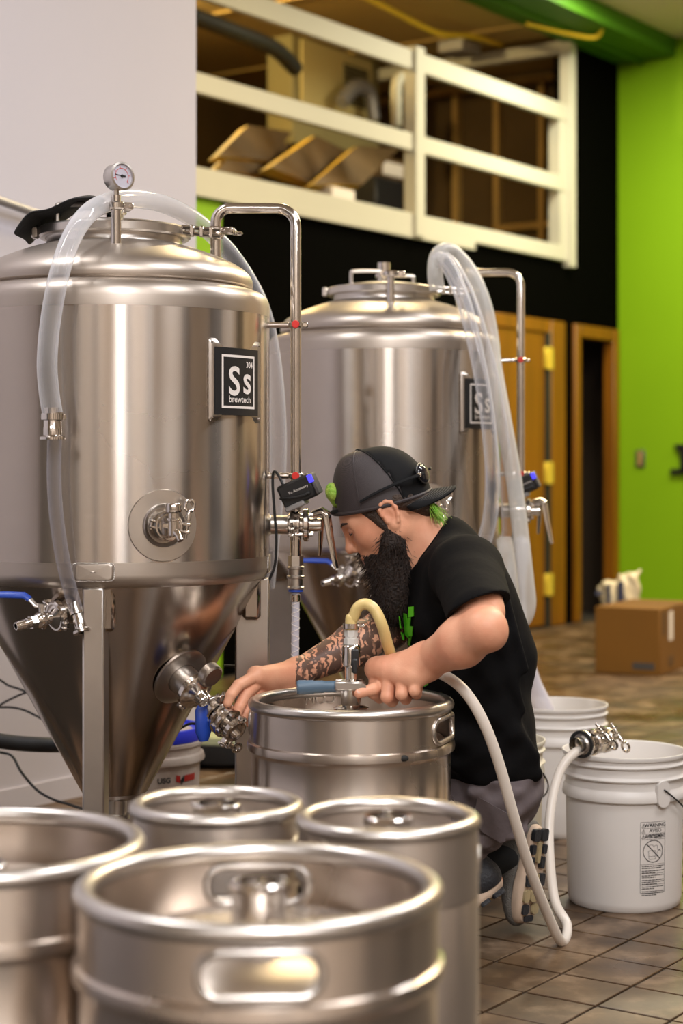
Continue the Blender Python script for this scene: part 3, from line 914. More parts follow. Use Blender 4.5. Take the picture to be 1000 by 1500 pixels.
    mb.cyl(.0105, -.020, .028, Matrix.Translation(c), 20, .002)
    mb.ring(.004, .0135, .010, .016, Matrix.Translation(c), 20, .001)
    mb.tube([c + Vector((0, 0, -.008)), c + Vector((.010, -.010, -.016)), c + Vector((.016, -.016, -.028))], [.008, .007, .006], 12)
    sv = mb.build('sample_valve', MAT['steel_polish'], T)
    mb = MB(); mb.lathe([(.004, .028), (.016, .0285), (.0165, .031), (.0165, .043), (.0145, .046), (.001, .046)], 10, Matrix.Translation(c)); mb.build('valve_knob', MAT['steel_polish'], sv)
    # --- side port with tee, butterfly valve and lever
    zc = .930
    A = axis_mat((.33, -.012, zc), (1, 0, 0))
    mb = MB(); mb.lathe([(.052, .0), (.052, .004), (.024, .010), (.0205, .014), (.0205, .050), (.025, .052), (.025, .056)], 40, A); mb.build('side_port', MAT['steel_satin'], T)
    tri_clamp(T, A @ Matrix.Translation((0, 0, .060)), .027, math.radians(200), nut=False)
    mb = MB(); mb.cyl(.017, .06, .10, A, 28)
    mb.cyl(.031, .068, .078, A, 36, .003); mb.cyl(.037, .083, .097, A, 36, .003)
    for k in range(4):
        a = PI / 4 + k * PI / 2
        mb.cyl(.0042, .064, .106, A @ Matrix.Translation((.029 * math.cos(a), .029 * math.sin(a), 0)), 8)
    mb.cyl(.0125, -.068, .0, Matrix.Translation((.398, -.017, zc)), 20)
    mb.cyl(.011, .03, .06, Matrix.Translation((.398, -.017, zc)), 20)
    mb.cyl(.015, .098, .125, A, 24, .002)
    vv = mb.build('butterfly_valve', MAT['steel_polish'], T)
    mb = MB()
    mb.tube([(.435, -.02, zc + .022), (.455, -.024, zc + .028), (.468, -.028, zc + .020)], [.010, .012, .0105], 12)
    mb.tube([(.466, -.028, zc + .022), (.474, -.032, zc - .03), (.485, -.036, zc - .085), (.488, -.037, zc - .095)], [.0115, .010, .008, .005], 12, flat=.5)
    mb.tube([(.455, -.004, zc + .020), (.452, .004, zc - .03), (.450, .008, zc - .068)], [.008, .008, .005], 10, flat=.5)
    mb.build('lever', MAT['steel_polish'], vv)
    mb = MB(); Q = Matrix.Translation((.398, -.017, zc - .068))
    mb.cyl(.0165, -.022, .0, Q, 6); mb.cyl(.019, -.030, -.022, Q, 24, .002); mb.cyl(.016, -.042, -.030, Q, 24); mb.cyl(.0195, -.050, -.042, Q, 24, .002)
    mb.cyl(.0165, -.066, -.050, Q, 24); mb.cyl(.019, -.073, -.066, Q, 24, .002)
    qd = mb.build('quick_coupling', MAT['steel_satin'], T)
    mb = MB(); mb.ring(.012, .0162, -.078, -.073, Q, 24); mb.build('seal_ring', MAT['blue_grip'], qd)
    # --- racking arm on the cone: outward and down
    zr = .612
    rr = r0 + (0.072 - r0) * (zr - z0) / (.345 - z0)
    ph = 47
    a = math.radians(ph)
    d = Vector((.866 * math.sin(a), -.866 * math.cos(a), -.5))
    base = pol(ph, rr, zr)
    A = axis_mat(base, d)
    mb = MB(); mb.lathe([(.066, -.004), (.066, .0015), (.062, .003), (.040, .004), (.034, .004)], 48, A); mb.build('arm_flange', MAT['steel_satin'], T)
    mb = MB(); mb.lathe([(.033, -.01), (.033, .040), (.036, .042), (.036, .046)], 40, A); mb.build('arm_ferrule', MAT['steel_satin'], T)
    tri_clamp(T, A @ Matrix.Translation((0, 0, .050)), .037, math.radians(60), nut=False)
    mb = MB(); mb.lathe([(.039, .058), (.032, .064), (.020, .070), (.0165, .076), (.0165, .115), (.020, .118), (.028, .122), (.028, .128)], 36, A)
    mb.build('arm_tube', MAT['steel_polish'], T)
    # round knob beside the ferrule
    K = A @ Matrix.Translation((.012, .048, .058))
    MB().cyl(.026, -.008, .016, K, 30, .004).build('clamp_knob', MAT['steel_satin'], T)
    tri_clamp(T, A @ Matrix.Translation((0, 0, .130)), .030, math.radians(100))
    mb = MB(); mb.cyl(.034, .142, .154, A, 36, .003); mb.cyl(.034, .160, .172, A, 36, .003); mb.cyl(.028, .150, .165, A, 30)
    for k in range(4):
        aa = k * PI / 2 + .3; mb.cyl(.005, .136, .178, A @ Matrix.Translation((.028 * math.cos(aa), .028 * math.sin(aa), 0)), 8)
    mb.cyl(.018, .17, .186, A, 24); mb.cyl(.023, .180, .187, A, 28, .002)
    rv = mb.build('racking_valve', MAT['steel_polish'], T)
    hb = Vector((.212, -.245, .566))
    lv = A @ Vector((0, 0, .150))
    mb = MB(); mb.tube([lv, hb + Vector((.012, .004, .012)), hb + Vector((0, 0, .008)), hb + Vector((0, 0, -.01))], .007, 10); mb.build('lever_stem', MAT['steel_satin'], rv)
    mb = MB(); mb.tube([hb, hb + Vector((0, 0, -.010)), hb + Vector((.002, 0, -.055)), hb + Vector((.003, 0, -.074))], [.012, .0185, .0195, .011], 16, flat=.6)
    mb.build('blue_lever', MAT['blue_grip'], rv)
    tri_clamp(T, A @ Matrix.Translation((0, 0, .190)), .022, math.radians(250))
    # --- drain ball valve, left of the front leg
    ph, zr = -9, .762
    a = math.radians(ph)
    rr = r0 + (0.072 - r0) * (zr - z0) / (.345 - z0)
    d = Vector((-.74, -.62, -.16)).normalized()
    A = axis_mat(pol(ph, rr - .01, zr), d)
    mb = MB(); mb.lathe([(.026, -.01), (.022, .012), (.022, .03), (.027, .033), (.027, .038)], 36, A); mb.build('drain_ferrule', MAT['steel_satin'], T)
    tri_clamp(T, A @ Matrix.Translation((0, 0, .042)), .028, math.radians(150))
    mb = MB(); mb.lathe([(.025, .05), (.018, .056), (.012, .06), (.012, .066), (.0155, .070), (.0175, .078), (.0155, .088), (.012, .092)], 30, A)
    mb.cyl(.014, .092, .104, A, 6); mb.lathe([(.0105, .104), (.0105, .112), (.0085, .113), (.0085, .118), (.0102, .119), (.0085, .127), (.0102, .128), (.008, .138), (.0058, .138), (.0055, .12)], 24, A)
    bv = mb.build('ball_valve', MAT['steel_polish'], T)
    st = A @ Vector((0, 0, .078)); st2 = st + Vector((0, 0, .030))
    mb = MB(); mb.tube([st, st2], .006, 10); mb.cyl(.009, .026, .032, Matrix.Translation(st), 6); 
    mb.tube([st2 + Vector((.004, 0, -.002)), st2 + Vector((-.012, 0, -.001)), st2 + Vector((-.022, .002, .010)), st2 + Vector((-.032, .003, .013))], .006, 10, flat=.4)
    mb.build('valve_stem', MAT['steel_satin'], bv)
    mb = MB(); h0 = st2 + Vector((-.024, .002, .011))
    mb.tube([h0, h0 + Vector((-.012, .002, .008)), h0 + Vector((-.05, .006, .009)), h0 + Vector((-.10, .01, .009))], [.007, .008, .0085, .007], 12, flat=.55)
    mb.build('blue_handle', MAT['blue_grip'], bv)
    return T, lambda p: WM[T.name] @ Vector(p)

T1, t1w = make_tank((-.498, 3.90, 0), 0.0, 'conical steel fermenter tank with a pressure gauge on its lid port')
T2, t2w = make_tank((.124, 5.20, 0), math.radians(-4), 'conical steel fermenter tank with a bundle of hoses, no pressure gauge', True)

# ------------------------------------------------------------------ black cover lying over the left part of the first lid
mb = MB(); rows = []
c = t1w((-.095, -.03, 1.60))
for j in range(9):
    v = j / 8
    row = []
    for i in range(13):
        u = i / 12
        x = -.105 + .19 * u
        y = -.10 + .20 * v
        hgt = .040 * math.exp(-((x + .0 - .045) / .07) ** 2) * (1 - .5 * (v - .5) ** 2) + .004 * math.sin(7 * u + 4 * v) + .003 * math.sin(13 * u - 6 * v) - .01 * (1 - u)
        if x < -.07: hgt -= (-.07 - x) * 1.1
        row.append((c.x + x, c.y + y, max(c.z + hgt, c.z - .05)))
    rows.append(row)
mb.grid(rows)
o = tag(rebase(mb.build('cover_cloth', MAT['black_cloth'], solid=.006)), 'crumpled black cloth cover draped over the lid of the gauge tank', 'cover')
o.modifiers.new('s', 'SUBSURF').levels = 2; o.modifiers['s'].render_levels = 2

# ------------------------------------------------------------------ black controller boxes beside the side valves
def controller(w, label, k):
    c = w((.405, -.045, 1.005))
    t = thing('temperature_controller', label, 'controller', c)
    B = Matrix.Translation(c) @ Matrix.Rotation(math.radians(-24), 4, 'Y') @ Matrix.Rotation(math.radians(-12), 4, 'Z')
    mb = MB(); mb.box((0, 0, 0), (.078, .05, .052), B, .005); b = mb.build('case', MAT['black_plastic'], t, world=True)
    mb = MB(); mb.box((.041, 0, 0), (.008, .046, .048), B, .003); mb.build('front_bezel', MAT['print_grey'], t, world=True)
    mb = MB(); mb.box((.040, -.0245, .014), (.012, .004, .018), B, .001); mb.build('display', MAT['led_blue'], t, world=True)
    mb = MB(); mb.box((-.016, -.002, -.028), (.046, .052, .012), B, .003); mb.build('mount_bracket', MAT['print_white'] if False else MAT['grey_metal'], t, world=True)
    vs, fs = text_poly('To Accessory', .0085)
    mb = MB(); mb.add([(v[0] + .006, -.0256, v[1] + .003) for v in vs], fs, B); mb.build('case_lettering', MAT['print_white'], t, world=True)
    mb = MB(); pts = [B @ Vector(p) for p in ((-.04, -.02, .0), (-.02, -.034, -.006), (.005, -.034, -.012), (.024, -.03, -.013))]
    mb.tube(catmull(pts, 6), .0028, 8); mb.ball(B @ Vector((.024, -.028, -.013)), .005, 8); mb.build('plug_lead', MAT['black_rubber'], t, world=True)
    mb = MB(); mb.tube([B @ Vector((-.01, 0, -.033)), w((.398, -.017, .965))], .005, 8); mb.build('sensor_stem', MAT['steel_satin'], t, world=True)
    return t
controller(t1w, 'black controller box with a blue lit display beside the gauge tank', 1)
controller(t2w, 'black controller box with a blue light behind the hanging clear hose', 2)
def cable(name, pts, r, label, m='black_rubber', k=8, cat='cable'):
    mb = MB(); mb.tube(catmull(pts, k), r, 8)
    return tag(rebase(mb.build(name, MAT[m])), label, cat)
cable('sensor_cable', [t1w(p) for p in ((.375, -.05, 1.01), (.36, -.04, 1.04), (.35, -.03, 1.045), (.348, -.03, 1.02), (.352, -.035, .96), (.356, -.03, .90), (.352, -.02, .84), (.335, -.01, .79), (.335, 0, .70))], .003, 'thin black cable looping from the controller down the right side of the gauge tank')
cable('sensor_cable', [t2w(p) for p in ((.375, -.06, 1.0), (.365, -.07, .96), (.375, -.08, .88), (.37, -.08, .83), (.385, -.08, .80), (.36, -.07, .75), (.352, -.05, .62))], .0035, 'thin wavy black cable hanging below the controller behind the kneeling person')

# ================================================================== KEGS
def slot_wall(mb, R, z0, z1, slots, sw, sh, zc, nper=96):
    """cylinder wall with rounded hand holes; slots = angles (rad)"""
    half = (sw / 2 + .02) / R
    nh = 40
    spans = []
    sl = sorted(s % (2 * PI) for s in slots)
    pt = lambda a, z: (R * math.sin(a), -R * math.cos(a), z)
    loops = []
    for s in sl:
        hole = []; outer = []
        poly = rrect(sw, sh, sh * .48, 9)
        n = len(poly)
        bw, bh = half * R, 0
        for (x, y) in poly:
            hole.append((x, y))
            # project to the patch rectangle along the direction from centre
            zt, zb = z1 - zc, z0 - zc
            k = 1e9
            if abs(x) > 1e-9: k = min(k, bw / abs(x))
            if y > 1e-9: k = min(k, zt / y)
            if y < -1e-9: k = min(k, zb / y)
            outer.append((x * k, y * k))
        vs = []; fs = []
        K = 4
        for kk in range(K + 1):
            t = kk / K
            for (h, o) in zip(hole, outer):
                vs.append(pt(s + (h[0] + (o[0] - h[0]) * t) / R, zc + h[1] + (o[1] - h[1]) * t))
        for kk in range(K):
            for i in range(n):
                i2 = (i + 1) % n
                fs.append((kk * n + i, kk * n + i2, (kk + 1) * n + i2, (kk + 1) * n + i))
        # corner triangles of the rectangle
        for (sx, zz) in ((1, z1), (1, z0), (-1, z1), (-1, z0)):
            best = sorted(range(n), key=lambda i: (outer[i][0] - sx * bw) ** 2 + (outer[i][1] - (zz - zc)) ** 2)[:2]
            b = len(vs); vs.append(pt(s + sx * bw / R, zz)); fs.append((K * n + best[0], K * n + best[1], b))
        mb.add(vs, fs)
        loops.append([Vector(pt(s + h[0] / R, zc + h[1])) for h in hole])
    for i, s in enumerate(sl):
        a = s + half
        b = (sl[(i + 1) % len(sl)] + (2 * PI if i + 1 >= len(sl) else 0)) - half
        n = max(4, int(nper * (b - a) / (2 * PI)))
        mb.grid([[pt(a + (b - a) * j / n, z) for j in range(n + 1)] for z in (z0, (z0 + z1) / 2, z1)])
    return loops

def make_keg(loc, R, H, rz, label, group, wide=True, letters=None, neck_up=.59):
    K = thing('beer_keg', label, 'keg', loc, rz, group)
    sm = MAT['keg_steel'] if wide else MAT['keg_steel_matte']
    tr = .0118 if wide else .0105
    zr = H - tr
    zsk = H - (.083 if wide else .105)
    # body
    if wide:
        pr = [(R - .05, .004), (R - .012, .004), (R - .002, .014), (R - .004, .05), (R - .004, .085), (R, .095), (R, .105), (R - .004, .112),
              (R - .004, .19), (R + .003, .20), (R + .005, .207), (R + .003, .214), (R - .004, .224), (R - .004, .36), (R + .003, .37), (R + .005, .377), (R + .003, .384), (R - .004, .394),
              (R - .004, zsk - .028), (R - .002, zsk - .022), (R + .0035, zsk - .018), (R + .0045, zsk - .010), (R + .0035, zsk - .003), (R - .003, zsk)]
    else:
        pr = [(R - .03, .004), (R - .008, .004), (R, .012), (R, .10), (R - .001, .103), (R, .106), (R, zsk - .005), (R - .0012, zsk - .002), (R, zsk + .002)]
    MB().lathe(pr, 96).build('body', sm, K)
    mb = MB(); loops = slot_wall(mb, R - .002 if wide else R - .0005, zsk - .002, H - tr * 1.2, ((0, PI) if wide else (PI * .25, PI * 1.25)), .128 if wide else .085, .046 if wide else .034, (zsk + H) / 2 - .012)
    radial_normals(mb.build('chime', sm, K, recalc=False))
    for lp in loops:
        mb = MB(); mb.tube(lp, .0052 if wide else .003, 10, closed=True); mb.build('hand_hole_rim', MAT['steel_satin'], K)
    mb = MB()
    n = 96
    mb.tube([((R - tr * .75) * math.cos(2 * PI * i / n), (R - tr * .75) * math.sin(2 * PI * i / n), zr) for i in range(n)], tr, 14, closed=True)
    mb.build('rim', MAT['steel_satin'], K)
    # head and spear neck
    hz = zsk + (.016 if wide else .062)
    hd = [(R - .004, zsk - .03), (R - .006, hz - .025), (R - .02, hz - .012), (R * .75, hz), (R * .4, hz + .008), (.045, hz + .010), (.038, hz + .010)]
    MB().lathe(hd, 72).build('head', sm, K)
    nz = neck_up
    mb = MB(); mb.lathe([(.034, hz + .008), (.031, hz + .016), (.031, nz - .016), (.034, nz - .012), (.034, nz - .002), (.032, nz), (.026, nz), (.0255, nz - .012), (.019, nz - .013), (.018, nz - .010), (.001, nz - .010)], 40)
    nk = mb.build('spear_neck', MAT['steel_polish'], K)
    for k in range(3):
        a = k * 2 * PI / 3 + .5
        mb = MB(); mb.box((.0295 * math.cos(a), .0295 * math.sin(a), nz - .002), (.008, .012, .006), None, .001)
        mb.build('neck_lug', MAT['steel_polish'], nk)
    if letters:
        mb = MB(); vs, fs = text_poly(letters, .030, extrude=.0012)
        Rr = R - .006
        mb.add([(loc[0] + (Rr - v[2]) * math.sin(-.33 - v[0] / Rr), loc[1] + (Rr - v[2]) * math.cos(-.33 - v[0] / Rr), zsk + .054 + v[1]) for v in vs], fs)
        mb.build('embossed_lettering', MAT['steel_polish'], K, world=True)
        mb = MB(); a_ = math.radians(28.5); mb.ball((loc[0] + (R + .0035) * math.sin(a_), loc[1] - (R + .0035) * math.cos(a_), zsk - .0105), 1.0, 14, (.010, .004, .0065)); mb.build('drain_dimple', MAT['dark_gap'], K, world=True)
    return K
def atfloor(px, Y): return ((px - 500) / FPX * Y, Y, 0)
G1 = 'half barrel kegs on the tiled floor'; G2 = 'slim sixth barrel kegs on the tiled floor'
KEG_F = Vector(((514 - 500) / FPX * 3.58, 3.58, 0))
make_keg(KEG_F, .205, .592, math.radians(70), 'wide steel keg being filled, with the tap coupler mounted on its neck', G1, True, 'COM', .565)
make_keg(atfloor(379, 2.0), .205, .592, math.radians(3), 'wide steel keg with its long hand hole showing, nearest to both slim kegs', G1)
make_keg(atfloor(-30, 2.225), .205, .592, math.radians(80), 'wide steel keg standing beside the white wall, nothing mounted on it', G1, True, None, .56)
make_keg(atfloor(317, 2.475), .1190, .592, .6, 'slim steel keg standing next to the leg of the gauge tank', G2, False, None, .588)
make_keg(atfloor(568, 2.384), .1220, .592, 1.1, 'slim plain sided steel keg standing next to the white hose and the shoes', G2, False, None, .588)

# ------------------------------------------------------------------ keg coupler
cz = .565
t = thing('keg_coupler', 'steel tap coupler with a blue grey handle on the keg being filled', 'coupler', KEG_F + Vector((0, 0, cz)))
k = KEG_F
mb = MB(); M = Matrix.Translation((k.x, k.y, cz))
mb.lathe([(.036, -.004), (.036, .006), (.030, .009), (.0205, .012), (.0195, .05), (.022, .053), (.022, .060), (.0125, .064), (.0125, .088), (.0185, .092), (.0185, .128), (.016, .132), (.012, .134)], 36, M)
body = mb.build('body', MAT['steel_polish'], t, world=True)
mb = MB(); mb.cyl(.0145, .134, .146, M, 6); mb.cyl(.012, .146, .150, M, 20); mb.cyl(.0135, .150, .163, M, 6)
mb.build('hose_nut', MAT['clear_nut'] if 'clear_nut' in MAT else mat('clear_nut', (0.62, 0.6, 0.56), .25), t, world=True)
mb = MB(); mb.ring(.0135, .0165, .166, .176, M, 24); mb.box((.020, -.006, .171), (.016, .008, .007), M, .002); mb.build('hose_clip', MAT['steel_polish'], t, world=True)
mb = MB(); mb.box((.008, -.0185, .108), (.016, .008, .036), M @ Matrix.Rotation(0, 4, 'Y'), .003)
mb.box((.010, -.022, .092), (.012, .010, .03), M @ Matrix.Translation((-.002, 0, 0)) @ Matrix.Rotation(.0, 4, 'Z'), .003); mb.build('release_tab', MAT['black_plastic'], t, world=True)
mb = MB(); mb.box((-.004, -.021, .052), (.058, .012, .018), M, .003); mb.box((-.004, .021, .052), (.058, .012, .018), M, .003); mb.cyl(.008, -.03, .03, M @ Matrix.Translation((.022, 0, .05)) @ Matrix.Rotation(PI / 2, 4, 'X'), 14)
ar = mb.build('handle_yoke', MAT['steel_satin'], t, world=True)
H = axis_mat((k.x - .028, k.y - .010, cz + .050), (-1, -.05, -.02))
mb = MB(); mb.lathe([(.006, 0), (.010, .002), (.0115, .006), (.0115, .026), (.0128, .028), (.0128, .046), (.0140, .048), (.0140, .062), (.0145, .064), (.0145, .078), (.012, .081), (.001, .081)], 24, H)
hd = mb.build('grip', MAT['grey_blue_plastic'], t, world=True)
mb = MB(); mb.cyl(.0125, .079, .085, H, 20, .002); mb.build('end_cap', MAT['paper_white'], hd)
MM = Matrix.Translation((k.x - .094, k.y - .0205, cz + .050))
mb = MB(); mb.add([(-.009, -.004, 0), (0, -.004, .007), (0, -.004, .003), (.010, -.004, .003), (.010, -.004, -.003), (0, -.004, -.003), (0, -.004, -.007)], [(0, 1, 2, 3, 4, 5, 6)], MM)
mb.build('arrow_mark', MAT['paper_white'], hd, world=False) if False else mb.build('arrow_mark', MAT['paper_white'], hd, world=True)

# ================================================================== BUCKETS
def make_bucket(loc, label, m, rings=3, rz=0.0, lidless=True, s=1.0, bail=True, group='white plastic buckets'):
    B = thing('bucket', label, 'bucket', loc, rz, group)
    zt = .369
    pr = [(.001, .004), (.122, .004), (.130, .0), (.134, .004), (.137, .02), (.1415, .235), (.1415, .262), (.1495, .262), (.1505, .266), (.1475, .284), (.1435, .288)]
    for i in range(rings - 1):
        z = .290 + i * .031
        pr += [(.1432, z), (.1433, z + .020), (.1495, z + .021), (.1500, z + .024), (.1440, z + .029)]
    pr += [(.1440, zt - .012), (.1490, zt - .010), (.1510, zt - .004), (.1500, zt), (.1470, zt), (.1440, zt - .005), (.1400, .24), (.131, .012), (.12, .008), (.001, .008)]
    MB().lathe(pr, 96).build('pail', m, B)
    if bail:
        for sg in (-1, 1):
            Mx = Matrix.Rotation(sg * PI / 2, 4, 'Z')
            mb = MB(); mb.prism(rrect(.034, .062, .016, 6), .143, .1545, Mx @ Matrix.Translation((0, 0, .283)) @ Matrix.Rotation(PI / 2, 4, 'X'))
            mb.build('handle_ear', m, B)
        mb = MB(); pts = [(.157 * math.cos(a), .157 * math.sin(a) * .72 - .02, .293 - .17 * math.sin(a)) for a in [PI * i / 24 for i in range(25)]]
        pts = [(x, -abs(y) if False else (.157 * math.sin(a)) * 1.0, z + .06 * math.sin(a)) for (x, y, z), a in zip(pts, [PI * i / 24 for i in range(25)])]
        mb.tube([(.148, 0, .293)] + pts + [(-.148, 0, .293)], .0021, 8); mb.build('bail_wire', MAT['print_black'], B)
    return B
BK = (414 / 2600 * 4.33, 4.33, 0)
b = make_bucket(BK, 'open white plastic bucket with a black printed warning label', MAT['white_plastic'], rz=math.radians(-62))
# warning label printed on the side: angles are in the bucket's own frame, so undo its turn
def bkw(mb, x, y, ph0, z0, rad=.1408):
    pass
ph0 = math.radians(20 + 62)
LW, LH = .0435, .112
zc = .133
LS = 1.5
def rad_at(z): return .137 + (.1415 - .137) * (z - .02) / .215 + .0004
def lab(vs): return [((rad_at(zc + v[1] * LS)) * math.sin(ph0 + v[0] * LS / .139), -(rad_at(zc + v[1] * LS)) * math.cos(ph0 + v[0] * LS / .139), zc + v[1] * LS) for v in vs]
mb = MB()
def lrect(x, y, w_, h_, n=6):
    vs = []; 
    for j in (0, 1):
        for i in range(n + 1): vs.append((x - w_ / 2 + w_ * i / n, y - h_ / 2 + h_ * j))
    mb.add(lab(vs), [(i, i + 1, n + 2 + i, n + 1 + i) for i in range(n)])
def lring(x, y, r0, r1, n=40, a0=0, a1=2 * PI):
    vs = []
    for i in range(n + 1):
        a = a0 + (a1 - a0) * i / n
        vs += [(x + r0 * math.cos(a), y + r0 * math.sin(a)), (x + r1 * math.cos(a), y + r1 * math.sin(a))]
    mb.add(lab(vs), [(2 * i, 2 * i + 1, 2 * i + 3, 2 * i + 2) for i in range(n)])
def lline(x0, y0, x1, y1, w_):
    d = Vector((x1 - x0, y1 - y0)); n_ = Vector((-d.y, d.x)).normalized() * w_ / 2
    vs = []
    for i in range(7):
        p = Vector((x0, y0)) + d * i / 6
        vs += [tuple(p + n_), tuple(p - n_)]
    mb.add(lab(vs), [(2 * i, 2 * i + 1, 2 * i + 3, 2 * i + 2) for i in range(6)])
def ltext(body, size, x, y, align='CENTER', bold=0.0, sx=1.0):
    vs, fs = text_poly(body, size, align, 0, bold)
    mb.add(lab([(x + v[0] * sx, y + v[1]) for v in vs]), fs)
bt = .0006
for (x, y, w_, h_) in ((0, LH / 2, LW, bt), (0, -LH / 2, LW, bt), (-LW / 2, 0, bt, LH), (LW / 2, 0, bt, LH)): lrect(x, y, w_, h_)
y = LH / 2
for i, (tx, sz, sx, bo) in enumerate((('WARNING', .0078, 1.0, .00018), ('AVISO', .0078, 1.0, 0.0001), ('AVERTISSEMENT', .0078, .62, .0003))):
    yc = y - .0052 - i * .0088
    ltext(tx, sz, .0035, yc, 'CENTER', bo, sx)
    xa = -LW / 2 + .0048
    lline(xa - .0028, yc - .0028, xa, yc + .003, .0005); lline(xa, yc + .003, xa + .0028, yc - .0028, .0005); lline(xa - .0028, yc - .0028, xa + .0028, yc - .0028, .0005)
    lrect(xa, yc, .0007, .003)
    lrect(.001, yc - .0045, LW - .002, .0005)
cy = y - .0268 - .0195
lring(0, cy, .0166, .0178)
lline(-.0118, cy + .0118, .0118, cy - .0118, .0015)
# line drawing of a pail and a toddler inside the ring
for (x0, y0, x1, y1) in ((-.0085, .001, -.0075, -.0125), (-.0075, -.0125, .0035, -.0125), (.0035, -.0125, .0042, .001), (-.0085, .001, .0042, .001), (-.0075, -.0080, .0036, -.0080), (.007, -.001, .0065, -.009), (.009, .002, .013, .002), (.0075, .006, .0085, .000)):
    lline(x0, cy + y0, x1, cy + y1, .0005)
lring(-.004, cy + .0065, .0038, .0043, 18, .2, PI); lring(.0045, cy + .0055, .0035, .0040, 18, 0, PI); lring(.011, cy - .0015, .0025, .003, 14, 0, PI)
yy = cy - .0205
lrect(0, yy, LW, .0005)
rr = random.Random(3)
for blk, rows_ in enumerate(((2, 2), (2, 3), (2, 3))):
    for nrow in rows_:
        for i in range(nrow):
            yy -= .0029
            ww = LW - .005 if i < nrow - 1 else (LW - .005) * rr.uniform(.35, .9)
            x = -LW / 2 + .0025
            while x < -LW / 2 + .0025 + ww:          # unreadable fine print: short dashes the length of words
                l_ = rr.uniform(.0018, .006); l_ = min(l_, -LW / 2 + .0025 + ww - x + .001)
                lrect(x + l_ / 2, yy, l_, .0013, 2); x += l_ + .0008
        yy -= .0016
    if blk < 2: lrect(0, yy + .0002, LW, .0005)
mb.build('warning_label', MAT['print_black'], b)
make_bucket((.624, 5.17, 0), 'open white plastic bucket with a clear braided hose hanging into it', MAT['white_plastic'], rz=math.radians(20), bail=False)
make_bucket((.366, 4.50, 0), 'open cream plastic bucket close behind the kneeling person', MAT['cream_plastic'], rz=math.radians(-30), bail=True)
# blue lidded pail behind the gauge tank
pl = thing('compound_pail', 'dirty white pail with a blue lid behind the gauge tank', 'pail', (-.515, 4.62, 0), 0)
MB().lathe([(.001, .0), (.132, .0), (.136, .004), (.1465, .29), (.1465, .296), (.158, .298), (.1595, .303), (.156, .316), (.148, .32), (.1475, .338), (.154, .340), (.1545, .348), (.150, .352), (.150, .358)], 72).build('pail', MAT['dirty_plastic'], pl)
lidm = MB().lathe([(.153, .352), (.1545, .356), (.1545, .380), (.152, .384), (.143, .384), (.141, .376), (.001, .376)], 72).build('lid', MAT['blue_lid'], pl)
mb = MB(); mb.lathe([(.10, .3775), (.001, .3785)], 20, Matrix.Translation((.03, -.02, 0)) @ Matrix.Scale(1.0, 4)); mb.build('dried_splash', MAT['dirty_plastic'], lidm)
def on_pail(vs, ph, z): return [((.1472 - (.29 - (z + v[1])) * .037 + .001) * math.sin(ph + v[0] / .145), -(.1472 - (.29 - (z + v[1])) * .037 + .001) * math.cos(ph + v[0] / .145), z + v[1]) for v in vs]
mb = MB(); vs, fs = text_poly('USG', .019, bold=.0008); mb.add(on_pail(vs, math.radians(27), .262), fs); mb.build('pail_lettering', MAT['print_grey'], pl)
mb = MB(); mb.add(on_pail([(-.002, .012), (.012, .008), (.012, -.010), (-.002, -.004)], math.radians(41), .262), [(0, 1, 2, 3)])
for i in range(5):
    mb.add(on_pail([(.026 + i * .009, .008), (.035 + i * .009, .009), (.035 + i * .009, -.008), (.026 + i * .009, -.008)], math.radians(41), .262), [(0, 1, 2, 3)])
mb.build('pail_stripe', MAT['print_red'], pl)
mb = MB(); mb.add(on_pail([(.012, -.004), (.024, .010), (.024, -.006), (.016, -.016)], math.radians(41), .262), [(0, 1, 2, 3)]); mb.build('pail_chevron', MAT['print_black'], pl)
mb = MB()
for i, (x, w_) in enumerate(((-.02, .008), (0, .012), (.018, .016), (.04, .014), (.058, .008))):
    mb.add(on_pail([(x, .007), (x + w_, .007), (x + w_, -.007), (x, -.007)], math.radians(30), .225), [(0, 1, 2, 3)])
mb.build('pail_print', MAT['blue_lid'], pl)
# low black tub with a pale lid, further back
tb = thing('low_tub', 'low black round tub with a pale green lid on the floor behind the tanks', 'tub', (-.42, 6.42, 0))
MB().lathe([(.001, .002), (.20, .002), (.235, .02), (.24, .05), (.24, .085), (.225, .09)], 48).build('tub_body', MAT['black_rubber'], tb)
MB().lathe([(.232, .088), (.228, .11), (.21, .118), (.001, .12)], 48).build('tub_lid', MAT['pale_green_plastic'], tb)

# ================================================================== HOSES
def hose(name, pts, r, m, label, k=10, n=16, cat='hose', caps=False):
    mb = MB(); mb.tube(catmull(pts, k), r, n, caps=caps)
    return tag(rebase(mb.build(name, MAT[m])), label, cat)
def barb_end(parent, p, d, r, both=True):
    A = axis_mat(p, d)
    mb = MB(); mb.lathe([(r * .55, -.02), (r * .86, -.02), (r * .86, .018), (r * .9, .02), (r * .9, .034), (r * 1.25, .038), (r * 1.25, .043), (r * .6, .043)], 28, A)
    mb.build('ferrule_end', MAT['steel_polish'], parent, world=True)
    mb = MB(); mb.ring(r * .98, r * 1.12, -.008, .004, A, 28); mb.box((r * 1.15, 0, -.002), (.014, .016, .012), A @ Matrix.Rotation(-.9, 4, 'Z'), .002)
    mb.build('hose_clamp', MAT['steel_polish'], parent, world=True)
